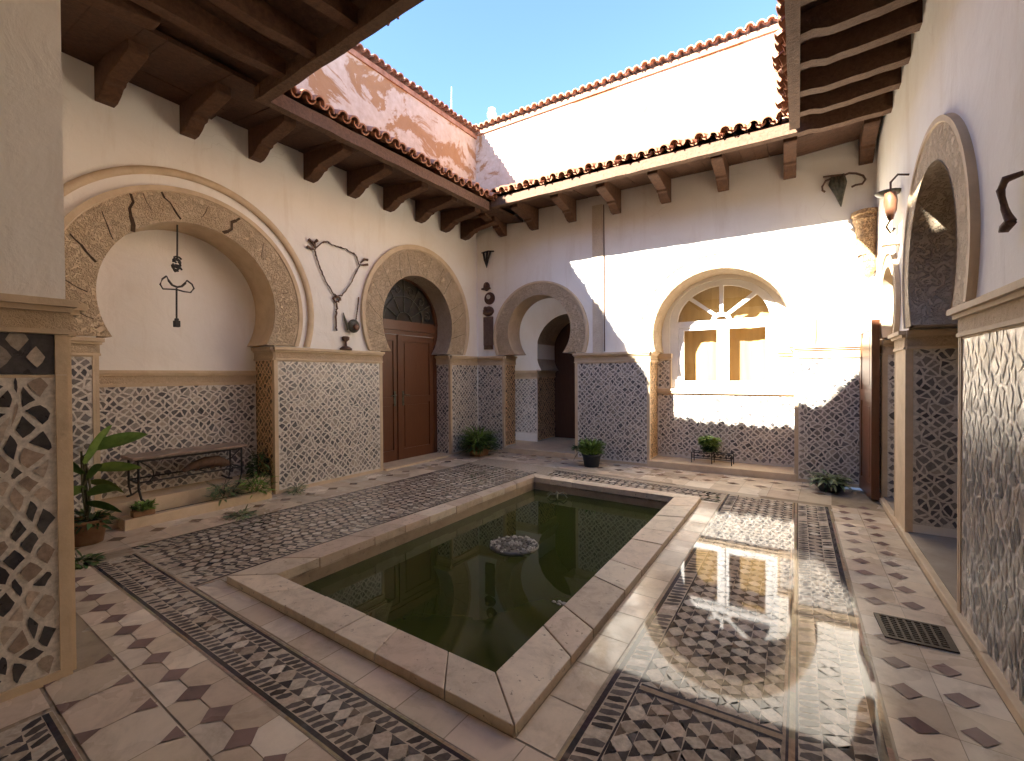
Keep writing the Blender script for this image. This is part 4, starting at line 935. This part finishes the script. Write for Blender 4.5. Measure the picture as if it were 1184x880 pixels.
for k in range(6): mb.tube([(c[0], c[1], .18), (c[0] + random.uniform(-.02, .02), c[1] + random.uniform(-.03, .03), .5), (c[0], c[1] + .01 * k - .03, .84 - .04 * k)], .009, 6)
mb.build('stem', M['stem'], p5)
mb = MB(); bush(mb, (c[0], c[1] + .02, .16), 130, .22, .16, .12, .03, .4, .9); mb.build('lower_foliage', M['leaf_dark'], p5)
c = (-5.69, 1.66, .106)
p6 = thing('potted_plant', 'small succulent in a little clay trough on the planter kerb', 'plant', c)
mb = MB(); mb.box(c[0] - .045, c[0] + .045, c[1] - .09, c[1] + .09, c[2] + .001, c[2] + .06); mb.build('pot', M['pot_terra'], p6, .006)
mb = MB(); bush(mb, (c[0], c[1], c[2] + .05), 90, .12, .1, .07, .028, .7, .5); mb.build('foliage', M['leaf'], p6)
mb = MB()
for k in range(6): mb.tube([(c[0], c[1] + .03 * k - .08, c[2] + .05), (c[0], c[1] + .035 * k - .09, c[2] + .12)], .004, 4)
mb.build('stem', M['stem'], p6)
def weed(c, n, rx, rz, L, w, label, mat='leaf', up=.4, dr=.9):
    t = thing('weed', label, 'plant', c)
    mb = MB(); bush(mb, c, n, rx, rz, L, w, up, dr); mb.build('foliage', M[mat], t)
    mb = MB()
    for k in range(5): a = random.random() * 6.28; mb.tube([c, (c[0] + rx * .4 * math.cos(a), c[1] + rx * .4 * math.sin(a), c[2] + rz * .6), (c[0] + rx * .8 * math.cos(a), c[1] + rx * .8 * math.sin(a), c[2] + rz * .8)], .003, 4)
    mb.build('stem', M['stem'], t)
weed((-5.72, 2.42, .106), 110, .22, .26, .10, .024, 'pale leafy weed growing over the planter kerb under the table', 'leaf_pale')
weed((-5.70, 2.78, .10), 150, .26, .30, .11, .022, 'tangle of weeds at the right end of the planter bed', 'leaf')
weed((-5.92, 2.92, .24), 120, .16, .45, .10, .026, 'dark climbing weed against the right side of the blind arch', 'leaf_dark')
weed((-5.60, 3.24, .004), 60, .12, .16, .10, .02, 'little reddish sprig at the foot of the mosaic pier', 'leaf_pale')
weed((-5.18, 2.35, .006), 80, .20, .05, .09, .022, 'flat weed creeping over the walk edge below the planter', 'leaf_pale', .1, .6)
weed((-4.95, 1.02, .006), 120, .22, .05, .10, .024, 'dark creeping weed on the mosaic corner by the near pillar', 'leaf_dark', .1, .6)
# ------------------------------------------------------------------ ornaments on the walls
def wt(mb, fr, pts, r, d=-.03, n=6): mb.tube([fr.p(u, d, z) for u, z in pts], r, n)
v = thing('vine_ornament', 'twisted branch and chain ornament in a heart shape on the left wall', 'wall ornament', FW.p(3.96, -.03, 2.1))
mb = MB(); w = lambda P: [(u + random.uniform(-.008, .008), z + random.uniform(-.008, .008)) for u, z in P]
def dense(P, n=4):
    q = []
    for a, b in zip(P[:-1], P[1:]): q += [(a[0] + (b[0] - a[0]) * k / n, a[1] + (b[1] - a[1]) * k / n) for k in range(n)]
    return q + [P[-1]]
for P in ([(3.626, 3.224), (3.66, 3.113), (3.706, 2.992), (3.777, 2.852), (3.838, 2.774), (3.907, 2.673), (3.963, 2.647)],
          [(3.963, 2.647), (4.041, 2.67), (4.175, 2.827), (4.259, 2.981), (4.359, 3.163), (4.291, 3.302), (4.128, 3.359), (3.997, 3.363), (3.895, 3.362), (3.821, 3.393), (3.735, 3.358), (3.626, 3.235)]):
    wt(mb, FW, w(dense(P)), .008, -.022); wt(mb, FW, w(w(dense(P))), .005, -.03)
mb.build('branch', M['rust'], v)
mb = MB()
for P in ([(3.626, 3.257), (3.592, 3.324), (3.535, 3.353)], [(3.631, 3.258), (3.623, 3.331), (3.663, 3.373)], [(3.626, 3.235), (3.568, 3.233), (3.511, 3.252)], [(4.374, 3.202), (4.446, 3.276), (4.504, 3.276)], [(4.368, 3.177), (4.43, 3.182), (4.503, 3.204)]):
    mb = MB(); mb.tube([FW.p(u, -.03, z) for u, z in P], [.008, .017, .022], 6); mb.build('bud', M['rust'], v)
mb = MB()
for P in ([(3.963, 2.647), (3.899, 2.616), (3.949, 2.556), (4.027, 2.622), (3.963, 2.647)], [(3.956, 2.557), (3.96, 2.456), (3.949, 2.342), (3.944, 2.151)]):
    wt(mb, FW, w(w(dense(P, 5))), .013, -.026)
mb.build('hanging_chain', M['rust'], v)
ch = MB()
P = dense([(4.339, 2.677), (4.333, 2.617), (4.314, 2.497), (4.288, 2.341)], 6)
for k, (u, z) in enumerate(P):
    ch.blob(FW.p(u, -.022, z), .011, .011, .015, 6, 4)
lamp = thing('wall_lamp', 'oval bronze lamp on a bracket hung from a short chain between the two left arches', 'lamp', FW.p(4.15, -.05, 2.2))
ch.build('chain', M['rust'], lamp)
mb = MB(); mb.tube([FW.p(4.077, -.012, 2.424), FW.p(4.09, -.03, 2.334), FW.p(4.12, -.05, 2.23), FW.p(4.12, -.05, 2.17)], [.006, .016, .02, .01], 7); mb.build('bracket', M['bronze'], lamp)
mb = MB(); cc = FW.p(4.217, -.06, 2.24); mb.blob(cc, .055, .10, .10, 14, 10); mb.build('shade', M['bronze'], lamp)
mb = MB(); mb.blob(FW.p(4.22, -.115, 2.225), .02, .05, .045, 10, 8); mb.build('bulb', M['amber'], lamp)
mb = MB(); k0 = FW.p(4.10, -.03, 1.883); mb.lathe(k0, [(0, .0), (.085, .0), (.09, .02), (.05, .05), (.02, .06), (.015, .12), (.05, .15), (.055, .19), (.03, .2), (0, .2)], 16)
tag(mb.build('oil_cup', M['rust']), 'small dark footed cup standing on the left cornice below the oval lamp', 'cup')
pd = thing('hanging_ornament', 'black iron pendant of scrolls and a crescent hanging in the blind arch', 'pendant', FW.p(2.055, .05, 3.15))
mb = MB(); D = .12; wt(mb, FW, [(2.067, 3.19), (2.061, 2.80)], .009, D); wt(mb, FW, [(2.051, 2.482), (2.047, 2.136)], .010, D); mb.build('rod', M['iron'], pd)
mb = MB()
for k in range(7):
    a = k * 1.1; wt(mb, FW, [(2.055 + .045 * math.cos(a + j * .7) * (1 - .06 * j), 2.74 + (k - 3) * .018 + .035 * math.sin(a + j * .7)) for j in range(7)], .010, D + .012 * (k % 3 - 1))
mb.build('scrollwork', M['iron'], pd)
mb = MB(); wt(mb, FW, dense([(1.96, 2.60), (1.98, 2.55), (2.01, 2.51), (2.055, 2.495), (2.10, 2.51), (2.135, 2.55), (2.15, 2.585)], 2), [.006] * 2 + [.012] * 9 + [.006] * 2, D); mb.build('crescent', M['iron'], pd)
mb = MB(); wt(mb, FW, [(1.96, 2.60), (1.92, 2.56), (1.90, 2.50), (1.925, 2.455), (2.05, 2.468), (2.12, 2.455), (2.186, 2.455), (2.22, 2.505), (2.20, 2.55), (2.15, 2.585)], .009, D); mb.build('wing', M['iron'], pd)
mb = MB(); mb.fbox(FW, 2.02, 2.075, D - .028, D + .028, 2.055, 2.125); mb.fbox(FW, 2.03, 2.065, D - .018, D + .018, 2.1255, 2.15); mb.build('weight', M['iron'], pd, .006)
# corner column of carvings on the far wall
bk = thing('wall_bracket', 'black three bladed iron bracket high in the far left corner', 'bracket', FN.p(.27, -.03, 3.8))
mb = MB(); wt(mb, FN, [(.15, 3.95), (.30, 3.965), (.44, 3.94)], .014, -.03); mb.build('bar', M['iron'], bk)
mb = MB()
for u in (.19, .275, .36): mb.tube([FN.p(u, -.03, 3.95), FN.p((u + .27) / 2, -.05, 3.8), FN.p(.268, -.03, 3.64)], [.022, .02, .006], 6)
mb.build('blade', M['iron'], bk)
def carving(name, label, cat, u, z, ru, rz, extra):
    t = thing(name, label, cat, FN.p(u, -.03, z)); mb = MB(); c = FN.p(u, -.02, z); mb.blob(c, ru, .05, rz, 14, 10, 0, jit=.04); mb.build('body', M['mask_wood'], t)
    mb = MB(); extra(mb); mb.build('relief', M['rust'], t)
carving('wooden_mask', 'dark brimmed wooden mask, topmost of the carvings beside the passage arch', 'carving', .253, 3.27, .075, .09, lambda mb: (mb.blob(FN.p(.253, -.04, 3.225), .125, .05, .03, 12, 6), mb.blob(FN.p(.253, -.075, 3.29), .03, .02, .045, 8, 6)))
dk = thing('round_plaque', 'round brown plaque hung between two dark carvings beside the passage arch', 'carving', FN.p(.32, -.02, 3.03))
mb = MB(); cc = FN.p(.32, -.02, 3.03)
def disc(mb, fr, u, z, r, d0, d1, n=24):
    a = [fr.p(u + r * math.cos(6.283 * k / n), d0, z + r * math.sin(6.283 * k / n)) for k in range(n)]; b = [fr.p(u + r * math.cos(6.283 * k / n), d1, z + r * math.sin(6.283 * k / n)) for k in range(n)]
    mb.grid([a, b], close=True); mb.face(b)
disc(mb, FN, .32, 3.03, .122, .0, -.022); mb.build('disc', M['mask_wood'], dk)
mb = MB(); disc(mb, FN, .30, 3.06, .045, -.02, -.034, 12); mb.build('inlay', M['shell'], dk)
carving('wooden_mask', 'broad dark wooden mask fixed above the long carved plaque', 'carving', .293, 2.775, .14, .10, lambda mb: (mb.blob(FN.p(.293, -.05, 2.735), .12, .04, .035, 12, 6), mb.blob(FN.p(.25, -.06, 2.83), .05, .03, .04, 8, 6)))
pq = thing('carved_plaque', 'long upright carved plaque hung lowest beside the passage arch', 'carving', FN.p(.285, -.02, 2.02))
mb = MB(); mb.fbox(FN, .172, .40, -.028, .002, 2.10, 2.665); mb.build('panel', M['plaque'], pq, .006)
mb = MB(); mb.fbox(FN, .185, .39, -.034, .002, 2.02, 2.099); mb.build('foot', M['rust'], pq, .004)
# leaf lamp and stone bracket at the right of the far wall
s1 = thing('wall_sconce', 'curling bronze leaf sconce high on the far wall beside the right corner', 'sconce', FN.p(5.98, -.04, 3.95))
mb = MB()
for (x, dx) in ((5.90, -.02), (5.94, -.01), (5.98, .0), (6.01, .01)):
    mb.tube([FN.p(x, -.03, 4.12), FN.p(x + dx, -.075, 4.0), FN.p(x * .5 + 5.985 * .5, -.07, 3.86), FN.p(5.99, -.03, 3.70)], [.022, .034, .026, .005], 7)
mb.build('leaf_shade', M['bronze'], s1)
for P in ([(5.992, 4.111), (5.88, 4.122), (5.79, 4.129)], [(5.896, 4.094), (5.823, 4.072), (5.782, 4.002), (5.785, 3.952), (5.815, 3.926)], [(6.02, 4.10), (6.071, 4.115), (6.148, 4.093), (6.218, 4.048), (6.243, 3.995), (6.21, 3.945), (6.141, 3.945), (6.099, 3.928)]):
    mb = MB(); wt(mb, FN, P, .013, -.05); mb.build('arm', M['rust'], s1)
sb = thing('stone_bracket', 'carved sandstone bracket with a rounded foot in the sunlit right corner', 'bracket', FN.p(6.27, -.1, 3.1))
mb = MB(); rows = []
for (z, h, dp) in ((3.58, .165, .20), (3.53, .17, .21), (3.52, .15, .17), (3.47, .15, .18), (3.44, .135, .15), (3.36, .12, .14), (3.28, .115, .13), (3.23, .125, .15), (3.20, .12, .14), (3.12, .10, .12), (3.02, .10, .12)):
    rows.append([FN.p(6.26 + h * math.cos(math.pi * k / 12), -.01 - dp * math.sin(math.pi * k / 12), z) for k in range(13)])
mb.grid(rows, smooth=False); mb.face(rows[0]); mb.build('capital', M['stone_bracket'], sb)
mb = MB(); rows = []
for (z, h) in ((3.019, .095), (2.98, .105), (2.90, .10), (2.82, .075), (2.76, .04), (2.735, .005)): rows.append([FN.p(6.28 + h * math.cos(math.pi * k / 12), -.01 - h * 1.2 * math.sin(math.pi * k / 12), z) for k in range(13)])
mb.grid(rows); mb.build('foot', M['stone_bracket'], sb)
mb = MB()
for k in range(6): mb.tube([FN.p(6.21 + .024 * k, -.125 + .006 * abs(k - 2.5), 3.01), FN.p(6.215 + .022 * k, -.135 + .006 * abs(k - 2.5), 2.93)], .008, 5)
mb.build('flutes', M['bronze'], sb)
# lanterns on the right wall
l1 = thing('wall_lantern', 'wall lantern with an amber bowl on a curled iron arm left of the right arch', 'lantern', FE.p(5.3, -.05, 3.1))
mb = MB(); c = FE.p(5.42, -.13, 3.02); mb.lathe(c, [(.0, -.13), (.02, -.12), (.045, -.04), (.052, .05), (.045, .12), (.035, .125), (.0, .11)], 16); mb.build('shade', M['amber'], l1)
mb = MB(); mb.tube([FE.p(5.42, -.0, 3.28), FE.p(5.42, -.08, 3.30), FE.p(5.42, -.13, 3.24), FE.p(5.42, -.13, 3.15)], .010, 7); mb.build('arm', M['rust'], l1); mb = MB(); mb.tube([FE.p(5.42, -.13, 2.9), FE.p(5.42, -.16, 2.84), FE.p(5.42, -.13, 2.78), FE.p(5.42, -.10, 2.82)], .010, 7); mb.build('hook', M['rust'], l1)
l2 = thing('wall_lantern', 'slim stone torch bracket with a saucer top between the two right arches', 'lantern', FE.p(5.85, -.05, 3.0))
mb = MB(); c = FE.p(5.85, -.09, 3.25); mb.lathe(c, [(0, -.02), (.03, -.02), (.10, .02), (.11, .035), (.0, .03)], 16); mb.build('saucer', M['bronze'], l2)
mb = MB(); mb.fbox(FE, 5.82, 5.88, -.12, -.06, 2.84, 3.228); mb.fbox(FE, 5.80, 5.90, -.14, -.001, 2.76, 2.839); mb.build('stem', M['stone'], l2, .004)
l3 = thing('wall_sconce', 'dark iron sconce with a curled tail at the right edge above the near pier', 'sconce', FE.p(2.97, -.05, 2.25))
mb = MB(); mb.tube([FE.p(2.95, -.0, 2.38), FE.p(2.97, -.05, 2.37), FE.p(2.995, -.06, 2.33), FE.p(2.98, -.05, 2.24), FE.p(2.945, -.04, 2.17)], [.012, .018, .016, .014, .02], 7); mb.build('arm', M['rust'], l3)
mb = MB(); mb.tube([FE.p(2.945, -.04, 2.17), FE.p(2.98, -.05, 2.150), FE.p(3.01, -.06, 2.145)], [.022, .022, .004], 7); mb.build('tail', M['rust'], l3)
# roof furniture
cy = thing('chimney', 'pale round chimney pipe above the far left roof corner', 'chimney', (-6.15, 8.2, 5.9))
mb = MB(); mb.lathe((-6.15, 8.2, 5.9), [(.085, 0), (.085, 1.36), (.11, 1.37), (.11, 1.44), (.085, 1.45), (.085, 1.54), (.0, 1.54)], 16); mb.build('pipe', M['white_paint'], cy)
mb = MB(); mb.tube([(-7.0, 7.8, 5.9), (-7.0, 7.8, 7.2), (-7.0, 7.81, 8.05)], [.016, .012, .006], 6); mb.tube([(-7.0, 7.8, 7.7), (-7.0, 7.8, 7.72)], .02, 6)
tag(mb.build('antenna_mast', M['white_paint']), 'thin pale antenna mast above the left roof edge', 'antenna')

# ------------------------------------------------------------------ camera, light
cam = bpy.data.cameras.new('camera'); co = bpy.data.objects.new('camera', cam); COL.objects.link(co); sc.camera = co
cam.sensor_width = 36; cam.lens = 36 * 527.28 / 1184; cam.clip_start = .05; cam.clip_end = 500
yaw, pitch, roll = .60379, -.01131, -.0061
f = Vector((-math.sin(yaw) * math.cos(pitch), math.cos(yaw) * math.cos(pitch), math.sin(pitch)))
r = Vector((math.cos(yaw), math.sin(yaw), 0)); u = r.cross(f)
r2 = r * math.cos(roll) + u * math.sin(roll); u2 = -r * math.sin(roll) + u * math.cos(roll)
co.matrix_world = Matrix(((r2.x, u2.x, -f.x, 0), (r2.y, u2.y, -f.y, 0), (r2.z, u2.z, -f.z, 1.5), (0, 0, 0, 1)))
D = Vector((.655, 1.42, -1.0)).normalized()
sun = bpy.data.lights.new('sun', 'SUN'); so = bpy.data.objects.new('sun', sun); COL.objects.link(so)
sun.energy = 3.0; sun.angle = R(.53); sun.color = (1, .94, .84); so.rotation_euler = D.to_track_quat('-Z', 'Y').to_euler(); so.location = (-6, -8, 14)
w = bpy.data.worlds.new('World'); sc.world = w; w.use_nodes = True; nt = w.node_tree
bg = nt.nodes['Background']; sky = nt.nodes.new('ShaderNodeTexSky'); sky.sky_type = 'NISHITA'; sky.sun_disc = False
sky.sun_elevation = math.asin(-D.z); sky.sun_rotation = math.atan2(-D.x, -D.y) % (2 * math.pi); sky.altitude = 2800; sky.air_density = .75; sky.dust_density = .6; sky.ozone_density = 3.6
nt.links.new(sky.outputs[0], bg.inputs[0]); bg.inputs[1].default_value = .062
vs = sc.view_settings; vs.view_transform = 'Standard'; vs.look = 'None'; vs.exposure = 3.95; vs.gamma = 1
sc.render.engine = 'CYCLES'; sc.cycles.max_bounces = 16; sc.cycles.diffuse_bounces = 12; sc.cycles.glossy_bounces = 4; sc.cycles.transparent_max_bounces = 8
sc.cycles.use_denoising = True; sc.cycles.sample_clamp_indirect = 6
